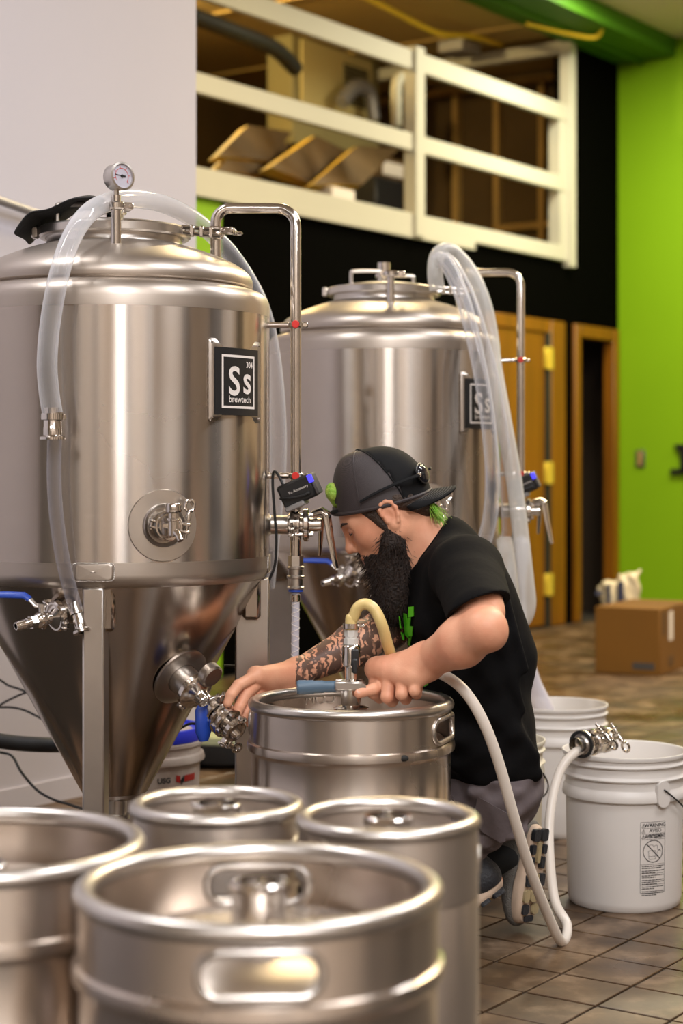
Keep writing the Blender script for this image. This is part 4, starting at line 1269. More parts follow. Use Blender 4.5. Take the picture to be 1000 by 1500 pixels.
# thick clear hose over the first tank
pts = [P(77, 606, 3.50), P(72, 575, 3.50), P(69, 530, 3.50), P(74, 470, 3.51), P(86, 405, 3.52), P(104, 350, 3.57), P(130, 312, 3.64), P(165, 294, 3.74), P(205, 292, 3.86), P(245, 301, 3.98), P(285, 322, 4.10), P(325, 358, 4.20), P(358, 402, 4.24), P(384, 455, 4.24), P(398, 520, 4.24), P(406, 600, 4.24), P(407, 680, 4.24), P(400, 760, 4.25), P(390, 860, 4.28)]
o = hose('blow_off_hose', pts, .0205, 'clear_hose', 'thick clear hose looping over the top of the gauge tank', 8, 20)
barb_end(o, P(77, 612, 3.50), (0, 0, -1), .0205)
# thinner clear hose below it
pts = [P(80, 640, 3.535), P(79, 700, 3.535), P(83, 760, 3.535), P(92, 820, 3.54), P(103, 865, 3.55), P(111, 893, 3.56)]
o = hose('thin_clear_hose', pts, .0145, 'clear_thin_hose', 'short thin clear hose hanging against the front of the gauge tank', 8, 16)
barb_end(o, P(113, 897, 3.57), (.28, -.25, -.93), .0145)
# braided drop hose from the first side valve
pts = [t1w(p) for p in ((.398, -.017, .782), (.397, -.018, .70), (.396, -.02, .60), (.394, -.02, .48), (.39, -.0, .30), (.37, .05, .10), (.33, .2, .03), (.2, .38, .02))]
o = hose('braided_hose', pts, .0088, 'braid_hose', 'narrow braided hose dropping from the side valve of the gauge tank', 8, 12)
mb = MB()
pp = catmull(pts, 8)[:26]
for sg in (1, -1):
    hp = []
    for i, p in enumerate(pp[:-1]):
        q = pp[i + 1]
        for j in range(6):
            f = i * 6 + j
            a = sg * f * .55
            c = p.lerp(q, j / 6)
            hp.append(c + Vector((math.cos(a), math.sin(a), 0)) * .0090)
    mb.tube(hp, .0008, 4, caps=False)
mb.build('braid', MAT['paper_white'], o, world=True)
mb = MB(); mb.ring(.0088, .0108, -.008, .008, Matrix.Translation(t1w((.3978, -.0172, .770))), 20, .001); mb.build('crimp_ring', MAT['steel_polish'], o, world=True)
# beer line: coupler, arch, behind the hand, under the arm, floor, up to the bucket
up = [KEG_F + Vector((0, 0, cz + .150)), KEG_F + Vector((0, 0, cz + .185)), P(517, 905, 3.58), P(524, 890, 3.575), P(536, 885, 3.57), P(549, 894, 3.565), P(560, 918, 3.565), P(570, 952, 3.600), P(582, 985, 3.660), P(602, 994, 3.672)]
dn = [P(602, 994, 3.672), P(632, 985, 3.655), P(657, 993, 3.60), P(684, 1017, 3.56), P(709, 1060, 3.56), P(731, 1120, 3.59), P(752, 1195, 3.64), P(775, 1270, 3.72), P(800, 1335, 3.82), P(822, 1380, 3.92), Vector((.512, 4.03, .016)), P(812, 1318, 4.06), P(804, 1240, 4.10), P(807, 1180, 4.14), P(820, 1130, 4.18), P(840, 1104, 4.20), P(862, 1094, 4.23)]
bl = thing('beer_line', 'milky beer hose from the coupler across the floor to the bucket', 'hose', (.50, 4.0, 0))
mb = MB(); mb.tube(catmull(up, 10), .0115, 16, caps=True); mb.build('filled_section', MAT['cream_hose'], bl, world=True)
mb = MB(); mb.tube(catmull(dn, 10), .0112, 16, caps=True); mb.build('empty_section', MAT['white_hose'], bl, world=True)
# clamped valve lying on the bucket rim
va = P(853, 1090, 4.22); vb = P(908, 1078, 4.34)
vt = thing('clamp_valve', 'steel clamp fitting resting on the rim of the labelled bucket', 'valve', va)
A = axis_mat(va, vb - va)
iv = WM[vt.name].inverted()
mb = MB(); mb.lathe([(.020, -.004), (.031, -.006), (.033, -.002), (.033, .004), (.024, .008), (.018, .014), (.018, .03), (.026, .034), (.026, .04), (.020, .046), (.030, .058), (.030, .064), (.020, .07), (.020, .085), (.027, .088), (.027, .094), (.012, .096)], 36, A)
mb.build('body', MAT['steel_polish'], vt, world=True)
mb = MB(); mb.lathe([(.0185, -.030), (.0185, -.010), (.022, -.006), (.028, -.005)], 28, A); mb.build('hose_barb', MAT['steel_satin'], vt, world=True)
mb = MB(); mb.ring(.026, .033, -.008, -.004, A, 32); mb.build('gasket', MAT['black_rubber'], vt, world=True)
for z_, an in ((.037, 2.3), (.091, 2.5)):
    tri_clamp(vt, iv @ A @ Matrix.Translation((0, 0, z_)), .028, an)
# hoses of the second tank
hose('milky_hose', [P(640, 425, 5.02), P(637, 400, 5.02), P(640, 376, 5.04), P(652, 367, 5.06), P(668, 374, 5.08), P(690, 402, 5.08), P(708, 444, 5.06), P(718, 490, 5.04), P(724, 540, 5.0), P(738, 620, 4.93), P(752, 700, 4.9), P(762, 780, 4.88), P(770, 850, 4.87), P(773, 885, 4.87), P(767, 906, 4.87), P(757, 908, 4.88), P(750, 890, 4.89), P(745, 840, 4.92), P(738, 790, 4.96)], .0225, 'milky_hose', 'milky hose arching off the other tank and hanging in a long loop beside its lever', 8, 18)
hose('clear_hose', [P(637, 384, 4.99), P(648, 380, 4.98), P(662, 400, 4.96), P(680, 445, 4.92), P(694, 500, 4.88), P(706, 560, 4.85), P(716, 630, 4.84), P(721, 700, 4.84), P(717, 760, 4.85), P(704, 810, 4.87), P(690, 860, 4.9)], .0205, 'clear_hose', 'clear hose lying across the name plate of the other tank', 8, 18)
hose('clear_hose', [P(650, 378, 5.00), P(664, 392, 4.98), P(686, 436, 4.95), P(704, 492, 4.91), P(722, 560, 4.89), P(735, 640, 4.90), P(742, 720, 4.93), P(745, 780, 4.97), P(735, 850, 5.0)], .0205, 'clear_hose', 'clear hose running between the milky loop and the name plate hose', 8, 18)
hose('drain_hose', [t2w((.398, -.017, .79)), P(762, 800, 5.12), P(756, 850, 5.10), P(757, 900, 5.10), P(764, 950, 5.12), P(778, 1000, 5.14), P(797, 1040, 5.15), P(810, 1090, 5.16)], .028, 'braid_hose', 'wide braided lavender hose running from the other tank down into a bucket', 8, 18)
# black suction hose and cables along the white wall
hose('black_hose', [P(-120, 1065, 4.6), P(-40, 1078, 4.6), P(20, 1088, 4.6), P(80, 1091, 4.62), P(140, 1088, 4.9), P(200, 1095, 5.15)], .020, 'black_rubber', 'thick black rubber hose passing behind the cone of the gauge tank', 8, 16)
cable('wall_cable', [P(-40, 975, 4.8), P(0, 996, 4.8), P(12, 1004, 4.8), P(30, 1010, 4.75), P(60, 1022, 4.7)], .0032, 'black cable sagging along the white wall, highest of the loose ones')
cable('wall_cable', [P(-40, 1062, 4.9), P(0, 1033, 4.9), P(20, 1022, 4.85), P(40, 1014, 4.8), P(70, 1008, 4.7)], .0032, 'black cable rising along the white wall towards the gauge tank')
cable('wall_cable', [P(-40, 1040, 4.85), P(0, 1036, 4.85), P(28, 1038, 4.8), P(52, 1048, 4.75), P(90, 1070, 4.7)], .0032, 'black cable running level along the white wall above the thick hose')
cable('wall_cable', [P(-30, 1098, 4.7), P(0, 1102, 4.7), P(18, 1108, 4.68), P(32, 1132, 4.64), P(55, 1158, 4.6), P(80, 1172, 4.56), P(100, 1178, 4.52), P(150, 1195, 4.4)], .0036, 'black cable dropping from below the thick hose to the floor')
cable('valve_cable', [P(262, 1068, 4.2), P(280, 1060, 4.2), P(300, 1064, 4.2), P(318, 1072, 4.2), P(336, 1066, 4.15), P(352, 1050, 4.1)], .0032, 'black cable crossing above the blue lidded pail')
cable('leg_cable', [P(328, 975, 4.05), P(350, 975, 4.05), P(356, 970, 4.03), P(358, 955, 4.0), P(364, 948, 3.96)], .0028, 'thin black cable bent square beside the right leg of the gauge tank')
hr = thing('wall_handrail', 'sloping grey handrail pipe fixed to the white wall', 'handrail', P(80, 322, 5.55))  # sloping grey band on the wall, built as a pipe
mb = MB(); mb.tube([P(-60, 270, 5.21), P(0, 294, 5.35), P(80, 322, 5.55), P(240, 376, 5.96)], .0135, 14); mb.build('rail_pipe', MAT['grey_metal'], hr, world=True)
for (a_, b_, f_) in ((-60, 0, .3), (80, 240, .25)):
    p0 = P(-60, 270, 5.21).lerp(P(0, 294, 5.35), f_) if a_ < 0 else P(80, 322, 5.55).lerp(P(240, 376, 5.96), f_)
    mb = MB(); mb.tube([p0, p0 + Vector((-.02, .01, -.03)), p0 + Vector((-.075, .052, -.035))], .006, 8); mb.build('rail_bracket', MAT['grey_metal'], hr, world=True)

# ================================================================== ORGANIC SHAPES (signed distance fields -> mesh)
def rc(a, b, ra, rb=None, k=.02, op='u'):
    return ('rc', np.array(a, float), np.array(b, float), ra, rb if rb is not None else ra, k, op)
def el(c, r, R=None, k=.02, op='u'):
    return ('el', np.array(c, float), np.array(r, float), np.eye(3) if R is None else np.array(R, float), k, op)
def half(p, n, k=.003, op='s'):
    return ('half', np.array(p, float), np.array(n, float) / np.linalg.norm(n), k, op)
def sdf_grid(prims, lo, hi, h):
    lo = np.array(lo, float); hi = np.array(hi, float)
    n = np.ceil((hi - lo) / h).astype(int) + 1
    ax = [(lo[i] + np.arange(n[i]) * h).astype(np.float32) for i in range(3)]
    D = np.full(n, 0.15, np.float32)
    for p in prims:
        k, op = p[-2], p[-1]
        if p[0] == 'rc':
            m = max(p[3], p[4]) + k + 4 * h
            b0 = np.minimum(p[1], p[2]) - m; b1 = np.maximum(p[1], p[2]) + m
        elif p[0] == 'el':
            m = np.abs(p[3].T) @ p[2] + k + 4 * h
            b0 = p[1] - m; b1 = p[1] + m
        else:
            b0, b1 = lo, hi
        i0 = np.clip(np.floor((b0 - lo) / h).astype(int), 0, n); i1 = np.clip(np.ceil((b1 - lo) / h).astype(int) + 1, 0, n)
        if np.any(i1 <= i0): continue
        sl = tuple(slice(i0[i], i1[i]) for i in range(3))
        X = ax[0][sl[0]][:, None, None]; Y = ax[1][sl[1]][None, :, None]; Z = ax[2][sl[2]][None, None, :]
        if p[0] == 'rc':
            a, b = p[1], p[2]; ba = b - a; L2 = max(float(ba @ ba), 1e-12)
            px, py, pz = X - a[0], Y - a[1], Z - a[2]
            t = np.clip((px * ba[0] + py * ba[1] + pz * ba[2]) / L2, 0, 1)
            d = np.sqrt((px - t * ba[0]) ** 2 + (py - t * ba[1]) ** 2 + (pz - t * ba[2]) ** 2) - (p[3] + (p[4] - p[3]) * t)
        elif p[0] == 'el':
            c, r, R = p[1], p[2], p[3]
            px, py, pz = X - c[0], Y - c[1], Z - c[2]
            q = [(R[i, 0] * px + R[i, 1] * py + R[i, 2] * pz) / r[i] for i in range(3)]
            k0 = np.sqrt(q[0] ** 2 + q[1] ** 2 + q[2] ** 2); k1 = np.sqrt((q[0] / r[0]) ** 2 + (q[1] / r[1]) ** 2 + (q[2] / r[2]) ** 2) + 1e-9
            d = k0 * (k0 - 1) / k1
        else:
            c, nn = p[1], p[2]
            d = -((X - c[0]) * nn[0] + (Y - c[1]) * nn[1] + (Z - c[2]) * nn[2])   # negative on the normal's side
            d = d + 0 * (X + Y + Z)
        A = D[sl]
        if op == 'u':
            hh = np.clip(.5 + .5 * (A - d) / k, 0, 1)
            D[sl] = A * (1 - hh) + d * hh - k * hh * (1 - hh)
        elif op == 's':
            d = -d
            hh = np.clip(.5 - .5 * (A - d) / k, 0, 1)
            D[sl] = A * (1 - hh) + d * hh + k * hh * (1 - hh)
    return D, lo
def surface_nets(D, lo, h):
    S = D < 0
    nx, ny, nz = D.shape
    c = np.zeros((nx - 1, ny - 1, nz - 1), np.int8)
    cor = [(i, j, k) for i in (0, 1) for j in (0, 1) for k in (0, 1)]
    for (i, j, k) in cor:
        c += S[i:nx - 1 + i, j:ny - 1 + j, k:nz - 1 + k]
    act = (c > 0) & (c < 8)
    idx = np.argwhere(act)
    vid = np.full(act.shape, -1, np.int32); vid[act] = np.arange(len(idx))
    V = np.stack([D[idx[:, 0] + i, idx[:, 1] + j, idx[:, 2] + k] for (i, j, k) in cor], 1)
    acc = np.zeros((len(idx), 3)); cnt = np.zeros(len(idx))
    ca = np.array(cor, float)
    for a in range(8):
        for b in range(a + 1, 8):
            if np.abs(ca[a] - ca[b]).sum() != 1: continue
            m = (V[:, a] < 0) != (V[:, b] < 0)
            den = np.where(m, V[:, a] - V[:, b], 1.0)
            t = np.where(m, V[:, a] / den, 0)
            acc += (ca[a] + (ca[b] - ca[a]) * t[:, None]) * m[:, None]; cnt += m
    pos = lo + (idx + acc / np.maximum(cnt, 1)[:, None]) * h
    F = []
    for axis in range(3):
        o1, o2 = (axis + 1) % 3, (axis + 2) % 3
        s0 = [slice(None)] * 3; s1 = [slice(None)] * 3
        s0[axis] = slice(0, -1); s1[axis] = slice(1, None)
        A = S[tuple(s0)]; B = S[tuple(s1)]
        e = np.argwhere(A != B)
        sh = np.array(D.shape)
        ok = (e[:, o1] >= 1) & (e[:, o1] < sh[o1] - 1) & (e[:, o2] >= 1) & (e[:, o2] < sh[o2] - 1)
        e = e[ok]
        flip = A[e[:, 0], e[:, 1], e[:, 2]]
        q = []
        for (d1, d2) in ((-1, -1), (0, -1), (0, 0), (-1, 0)):
            c_ = e.copy(); c_[:, o1] += d1; c_[:, o2] += d2
            q.append(vid[c_[:, 0], c_[:, 1], c_[:, 2]])
        q = np.stack(q, 1)
        q = np.where(flip[:, None], q, q[:, ::-1])
        F.append(q)
    return pos, np.concatenate(F)
def sdf_part(name, mat_, parent, chunks, post=None):
    """chunks: list of (prims, lo, hi, h); all pieces become one mesh part"""
    VV = []; FF = []; b = 0
    for (prims, lo, hi, h) in chunks:
        D, l0 = sdf_grid(prims, lo, hi, h)
        v, f = surface_nets(D, l0, h)
        VV.append(v); FF.append(f + b); b += len(v)
    v = np.concatenate(VV); f = np.concatenate(FF)
    if post is not None: v = post(v)
    if parent is not None:
        Mi = np.array(WM[parent.name].inverted())
        v = v @ Mi[:3, :3].T + Mi[:3, 3]
    me = bpy.data.meshes.new(name)
    me.vertices.add(len(v)); me.vertices.foreach_set('co', v.astype(np.float32).ravel())
    me.loops.add(len(f) * 4); me.loops.foreach_set('vertex_index', f.astype(np.int32).ravel())
    me.polygons.add(len(f)); me.polygons.foreach_set('loop_start', np.arange(len(f), dtype=np.int32) * 4)
    me.polygons.foreach_set('use_smooth', np.ones(len(f), bool))
    me.update(calc_edges=True); me.validate()
    me.materials.append(mat_)
    o = bpy.data.objects.new(name, me); COL.objects.link(o)
    if parent is not None:
        o.parent = parent; WM[o.name] = WM[parent.name]
    else: WM[o.name] = Matrix.Identity(4)
    return o

# ------------------------------------------------------------------ materials of the person
def skin_mat():
    m = mat('skin', (0.71, 0.36, 0.225), 0.46, var=0.25, vscale=18, vcol=(0.66, 0.285, 0.17), bump=0.06, bscale=260, spec=0.35)
    nt = m.node_tree; N = nt.nodes; lk = nt.links; b = N['Principled BSDF']
    src = b.inputs['Base Color'].links[0].from_socket
    ge = N.new('ShaderNodeNewGeometry'); sp = N.new('ShaderNodeSeparateXYZ'); lk.new(ge.outputs['Position'], sp.inputs[0])
    def cmp(sock, op, v):
        n = N.new('ShaderNodeMath'); n.operation = op; lk.new(sock, n.inputs[0]); n.inputs[1].default_value = v; return n.outputs[0]
    def mul(a, c):
        n = N.new('ShaderNodeMath'); n.operation = 'MULTIPLY'; lk.new(a, n.inputs[0]); lk.new(c, n.inputs[1]); return n.outputs[0]
    mask = mul(mul(cmp(sp.outputs['Y'], 'GREATER_THAN', 3.78), cmp(sp.outputs['X'], 'GREATER_THAN', -.098)), cmp(sp.outputs['Z'], 'LESS_THAN', .80))
    mask = mul(mask, cmp(sp.outputs['Z'], 'GREATER_THAN', .45))
    # inked drawing: broad dark shapes plus line work
    v1 = N.new('ShaderNodeTexNoise'); v1.inputs['Scale'].default_value = 26; v1.inputs['Detail'].default_value = 2; v1.inputs['Distortion'].default_value = 1.8
    lk.new(ge.outputs['Position'], v1.inputs['Vector'])
    r1 = N.new('ShaderNodeMapRange'); r1.inputs[1].default_value = .47; r1.inputs[2].default_value = .53; lk.new(v1.outputs['Fac'], r1.inputs[0])
    v2 = N.new('ShaderNodeTexWave'); v2.inputs['Scale'].default_value = 22; v2.inputs['Distortion'].default_value = 9; v2.inputs['Detail'].default_value = 2; v2.inputs['Detail Scale'].default_value = 2.2
    lk.new(ge.outputs['Position'], v2.inputs['Vector'])
    r2 = N.new('ShaderNodeMapRange'); r2.inputs[1].default_value = .62; r2.inputs[2].default_value = .78; lk.new(v2.outputs['Fac'], r2.inputs[0])
    mxm = N.new('ShaderNodeMath'); mxm.operation = 'MAXIMUM'; lk.new(r1.outputs[0], mxm.inputs[0]); lk.new(r2.outputs[0], mxm.inputs[1])
    sc_ = N.new('ShaderNodeMath'); sc_.operation = 'MULTIPLY'; lk.new(mul(mask, mxm.outputs[0]), sc_.inputs[0]); sc_.inputs[1].default_value = .86
    mx = N.new('ShaderNodeMix'); mx.data_type = 'RGBA'; lk.new(sc_.outputs[0], mx.inputs[0]); lk.new(src, mx.inputs[6]); mx.inputs[7].default_value = (.035, .026, .024, 1)
    lk.new(mx.outputs[2], b.inputs['Base Color'])
    return m
SKIN = skin_mat()
mat('shirt_black', (0.0034, 0.0031, 0.0033), 0.9, bump=0.12, bscale=35, spec=0.12)
mat('shorts_grey', (0.105, 0.082, 0.085), 0.85, var=0.12, vscale=14, bump=0.25, bscale=26)
mat('beard_brown', (0.026, 0.012, 0.0066), 0.7, var=0.5, vscale=60, bump=0.8, bscale=160)
mat('hair_brown', (0.045, 0.024, 0.014), 0.6, var=0.4, vscale=80, bump=0.6, bscale=200)
mat('hair_green', (0.16, 0.42, 0.02), 0.55, var=0.45, vscale=60, vcol=(.45, .58, .10), bump=0.6, bscale=160)
mat('cap_black', (0.0045, 0.0045, 0.005), 0.8, bump=0.1, bscale=500, spec=0.2)
mat('cap_stitch', (0.10, 0.095, 0.09), 0.8)
def mesh_cloth():
    m = mat('cap_mesh', (0.075, 0.060, 0.062), 0.6, spec=0.4)
    nt = m.node_tree; N = nt.nodes; lk = nt.links; b = N['Principled BSDF']
    tc = N.new('ShaderNodeTexCoord')
    ck = N.new('ShaderNodeTexChecker'); ck.inputs['Scale'].default_value = 900
    ck.inputs['Color1'].default_value = (0.060, 0.046, 0.047, 1); ck.inputs['Color2'].default_value = (0.016, 0.012, 0.0125, 1)
    lk.new(tc.outputs['Object'], ck.inputs['Vector']); lk.new(ck.outputs['Color'], b.inputs['Base Color'])
    return m
mesh_cloth()
mat('lens_dark', (0.01, 0.01, 0.014), 0.14, 0.0, spec=0.4)
mat('sock_black', (0.006, 0.006, 0.006), 0.9)
mat('shoe_mesh', (0.17, 0.155, 0.135), 0.75, var=0.35, vscale=30, bump=0.5, bscale=330)
mat('shoe_dark', (0.016, 0.017, 0.021), 0.55, bump=0.3, bscale=200)
mat('sole_pale', L((196, 172, 150)), 0.7, var=0.25, vscale=20)
mat('sole_tan', L((168, 150, 112)), 0.7, var=0.3, vscale=30)
mat('nail', (0.62, 0.36, 0.27), 0.3)

# ------------------------------------------------------------------ skeleton
MAN = thing('person', 'bearded person in a black t-shirt and backwards cap kneeling beside the keg', 'person', (.33, 3.96, 0))
hY = 3.93
E0 = np.array(P(569, 757, 3.853)); E0[1] = hY
pit = math.radians(30)
HF = np.array((-math.cos(pit), 0, -math.sin(pit))); HU = np.array((-math.sin(pit), 0, math.cos(pit))); HS = np.array((0, -1.0, 0))
HR = np.stack([HF, HS, HU])          # rows: local axes
def hp(f, s, u): return E0 + f * HF + s * HS + u * HU
def hel(f, s, u, r, k=.02, op='u', tilt=0.0):
    R = HR
    if tilt:
        c, s_ = math.cos(tilt), math.sin(tilt)
        R = np.stack([c * HF + s_ * HU, HS, -s_ * HF + c * HU])
    return el(hp(f, s, u), r, R, k, op)
def hrc(a, b, ra, rb=None, k=.015, op='u'): return rc(hp(*a), hp(*b), ra, rb, k, op)
A_ = lambda v: np.array(v, float)
neck_base = A_(P(652, 838, 3.94))
head = [hel(-.002, 0, .045, (.097, .076, .086), .02), hel(.038, 0, -.018, (.055, .060, .072), .03)]
for s in (-1, 1):
    head += [hrc((.088, s * .012, .027), (.074, s * .045, .026), .011, .010, .018), hel(.056, s * .042, -.012, (.024, .020, .022), .03),
             hrc((.0, s * .054, -.035), (.066, s * .018, -.090), .020, .020, .03), hrc((.004, s * .056, .01), (.0, s * .054, -.035), .018, .02, .03)]
head += [hel(.074, 0, -.088, (.022, .026, .020), .03), hel(.074, 0, -.052, (.022, .028, .022), .02)]
for s in (-1, 1):
    head += [hel(.0985, s * .033, .009, (.014, .016, .012), .012, 's'), hel(.078, s * .033, .010, (.0135, .014, .0125), .003)]
head += [hrc((.091, 0, .020), (.1065, 0, -.018), .0075, .0098, .012), hel(.1085, 0, -.0235, (.0110, .0110, .0098), .008)]
for s in (-1, 1):
    head += [hel(.0955, s * .0115, -.0290, (.0105, .0072, .0078), .006), hel(.0965, s * .007, -.0370, (.0055, .0032, .004), .003, 's')]
    # upper lid fold
    head += [hrc((.0905, s * .022, .0135), (.083, s * .044, .0105), .0030, .0028, .004)]
head += [hrc((.092, -.014, -.0545), (.092, .014, -.0545), .0055, .0055, .006), hrc((.089, -.012, -.066), (.089, .012, -.066), .006, .006, .006)]
# neck
head += [rc(hp(-.03, 0, -.02), neck_base, .056, .066, .03), rc(hp(.02, 0, -.06), A_(P(632, 842, 3.94)), .042, .05, .03)]
# ears
for s in (-1, 1):
    head += [hel(-.006, s * .0800, .004, (.0185, .0070, .0275), .006, tilt=-.12), hel(-.003, s * .081, -.022, (.0095, .0065, .0095), .008)]
    hx = [(.011, .008), (.010, .022), (.002, .0315), (-.010, .0325), (-.020, .025), (-.0235, .010), (-.0205, -.005), (-.013, -.018)]
    for (a, b) in zip(hx[:-1], hx[1:]):
        head += [hrc((a[0], s * .0865, a[1]), (b[0], s * .0865, b[1]), .0040, .0040, .004)]
    head += [hel(-.003, s * .0905, .003, (.0080, .0060, .0125), .004, 's'), hrc((.008, s * .083, .0), (.008, s * .083, -.008), .0042, .0042, .004)]
# arms
Ls = A_(P(684, 838, 3.715)); Le = A_(P(711, 922, 3.425)); Lw = A_(P(624, 969, 3.555))
Rs = A_(P(646, 850, 4.11)); Re = A_(P(566, 922, 3.975)); Rw = A_(P(436, 985, 3.825))
def lerp(a, b, t): return a + (b - a) * t
larm = [rc(Ls, Le, .050, .036, .02), rc(lerp(Ls, Le, .35), lerp(Ls, Le, .7), .048, .045, .03),
        rc(Le, lerp(Le, Lw, .4), .037, .047, .03), rc(lerp(Le, Lw, .4), Lw, .047, .034, .02), el(Le + A_((.016, .0, -.014)), (.017, .018, .018), None, .02)]
rarm = [rc(Rs, Re, .050, .044, .02), rc(Re, lerp(Re, Rw, .35), .043, .047, .03), rc(lerp(Re, Rw, .35), Rw, .047, .0285, .02)]
# hands
def hand(wrist, kn, pips, dips, tips, th, fr=(.0116, .0118, .0112, .0100), pr=.0185, wr=.024):
    pr_ = []
    for i in range(4):
        pr_ += [rc(wrist, kn[i], wr, pr, .018)]
    pr_ += [rc(kn[0], kn[3], pr, pr * .9, .012)]
    for i in range(4):
        r = fr[i]
        pr_ += [rc(kn[i], pips[i], r * 1.16, r * 1.04, .004), el(kn[i], (r * 1.3,) * 3, None, .008), rc(pips[i], dips[i], r * 1.04, r * .95, .0025), rc(dips[i], tips[i], r * .95, r * .78, .0025)]
    a = [wrist] + th
    pr_ += [rc(lerp(wrist, th[0], .35), th[0], .020, .0155, .014), rc(th[0], th[1], .0150, .0118, .006), rc(th[1], th[2], .0118, .0090, .004)]
    return pr_
PP = lambda *a: A_(P(*a))
lk_ = [PP(552, 980, 3.600), PP(571, 985, 3.570), PP(590, 990, 3.550), PP(606, 992, 3.540)]
lp_ = [PP(547, 1015, 3.588), PP(567, 1021, 3.552), PP(588, 1017, 3.532), PP(607, 1012, 3.522)]
ld_ = [PP(556, 1022, 3.620), PP(574, 1027, 3.585), PP(594, 1024, 3.563), PP(610, 1017, 3.550)]
lt_ = [PP(566, 1012, 3.632), PP(582, 1017, 3.600), PP(600, 1014, 3.580), PP(613, 1008, 3.566)]
lhand = hand(Lw, lk_, lp_, ld_, lt_, [PP(574, 997, 3.600), PP(545, 1010, 3.566), PP(525, 1016, 3.548)], fr=(.0124, .0126, .0120, .0108), pr=.023, wr=.031)
rk_ = [PP(375, 990, 3.725), PP(381, 997, 3.745), PP(389, 1004, 3.765), PP(397, 1010, 3.785)]
rp_ = [PP(349, 1004, 3.672), PP(359, 1018, 3.690), PP(367, 1028, 3.712), PP(375, 1035, 3.735)]
rd_ = [PP(338, 1018, 3.655), PP(350, 1036, 3.672), PP(359, 1045, 3.692), PP(368, 1050, 3.715)]
rt_ = [PP(333, 1030, 3.650), PP(346, 1049, 3.664), PP(355, 1057, 3.684), PP(364, 1060, 3.706)]
rhand = hand(Rw, rk_, rp_, rd_, rt_, [PP(408, 1020, 3.785), PP(386, 1044, 3.745), PP(372, 1056, 3.735)])
# torso and legs under the clothes
Lh = A_(P(727, 1160, 3.875)); Rh = A_(P(722, 1160, 4.045))
Lk = A_((.03, 3.905, .085)); Rk = A_((.02, 4.13, .085))
La = A_((.325, 3.885, .150)); Ra = A_((.385, 4.045, .165))
torso = [el(P(668, 900, 3.94), (.100, .165, .12), None, .03), el(P(690, 985, 3.95), (.105, .155, .14), None, .04), el(P(715, 1080, 3.95), (.092, .15, .12), None, .04),
         rc(Ls, neck_base, .05, .05, .03), rc(Rs, neck_base, .05, .05, .03)]
legs = [rc(Lh, Lk, .080, .055, .02), rc(Rh, Rk, .080, .055, .02), rc(Lk, La, .052, .028, .02), rc(Rk, Ra, .052, .030, .02)]
allp = torso + head + larm + rarm + lhand + rhand + legs
def bb(prims, pad=.03):
    lo = np.array([1e9] * 3); hi = -lo
    for p in prims:
        if p[0] == 'rc': r = max(p[3], p[4]); lo = np.minimum(lo, np.minimum(p[1], p[2]) - r); hi = np.maximum(hi, np.maximum(p[1], p[2]) + r)
        if p[0] == 'el': m = np.abs(p[3].T) @ p[2]; lo = np.minimum(lo, p[1] - m); hi = np.maximum(hi, p[1] + m)
    return lo - pad, hi + pad
hlo, hhi = bb(head, .01); hlo[2] = max(hlo[2], .80)
llo, lhi = bb(lhand, .012); rlo, rhi = bb(rhand, .012)
blo, bhi = bb(torso + larm + rarm + legs, .012)
body = sdf_part('body', SKIN, MAN, [(head + [p for p in torso[-2:]], hlo, hhi, .0020), (larm + lhand, llo, lhi, .0019), (rarm + rhand, rlo, rhi, .0019), (torso + larm + rarm + legs + [head[-len(head)]] + [rc(hp(-.03, 0, -.02), neck_base, .055, .065, .03)], blo, bhi, .0045)])

# nails
def nail_at(tip, prev, up, r):
    d = Vector(tip - prev).normalized(); u = Vector(up); u = (u - d * u.dot(d)).normalized()
    M = axis_mat(Vector(tip) + u * r * .72 - d * .001, u, tuple(d))
    mb = MB(); mb.ball((0, 0, 0), 1.0, 12, (r * .62, r * .85, r * .22), M); return mb
for (t_, d_) in list(zip(rt_, rd_))[:3]:
    nail_at(t_, d_, (-.3, -.9, .2), .0080).build('fingernail', MAT['nail'], MAN, world=True)
nail_at(A_(P(525, 1016, 3.548)), A_(P(545, 1010, 3.566)), (0, -.75, .65), .0092).build('fingernail', MAT['nail'], MAN, world=True)
mb = MB(); mid = Vector(lerp(lk_[2], lp_[2], .72)); A = axis_mat(mid, Vector(lp_[2] - lk_[2])); mb.ring(.0096, .0122, -.003, .003, A, 24, .001); mb.build('finger_ring', MAT['print_black'], MAN, world=True)
# eyes: dark lash line under the lid
for s in (-1, 1):
    mb = MB(); mb.tube([Vector(hp(.0925, s * .022, .0080)), Vector(hp(.0920, s * .033, .0050)), Vector(hp(.0870, s * .045, .0070))], .0017, 6); mb.build('eyelash', MAT['hair_brown'], MAN, world=True)
    mb = MB(); mb.tube([Vector(hp(.1005, s * .012, .0300)), Vector(hp(.0965, s * .030, .0345)), Vector(hp(.0855, s * .049, .031))], [.0032, .0040, .0022], 8, flat=.7); mb.build('eyebrow', MAT['hair_brown'], MAN, world=True)

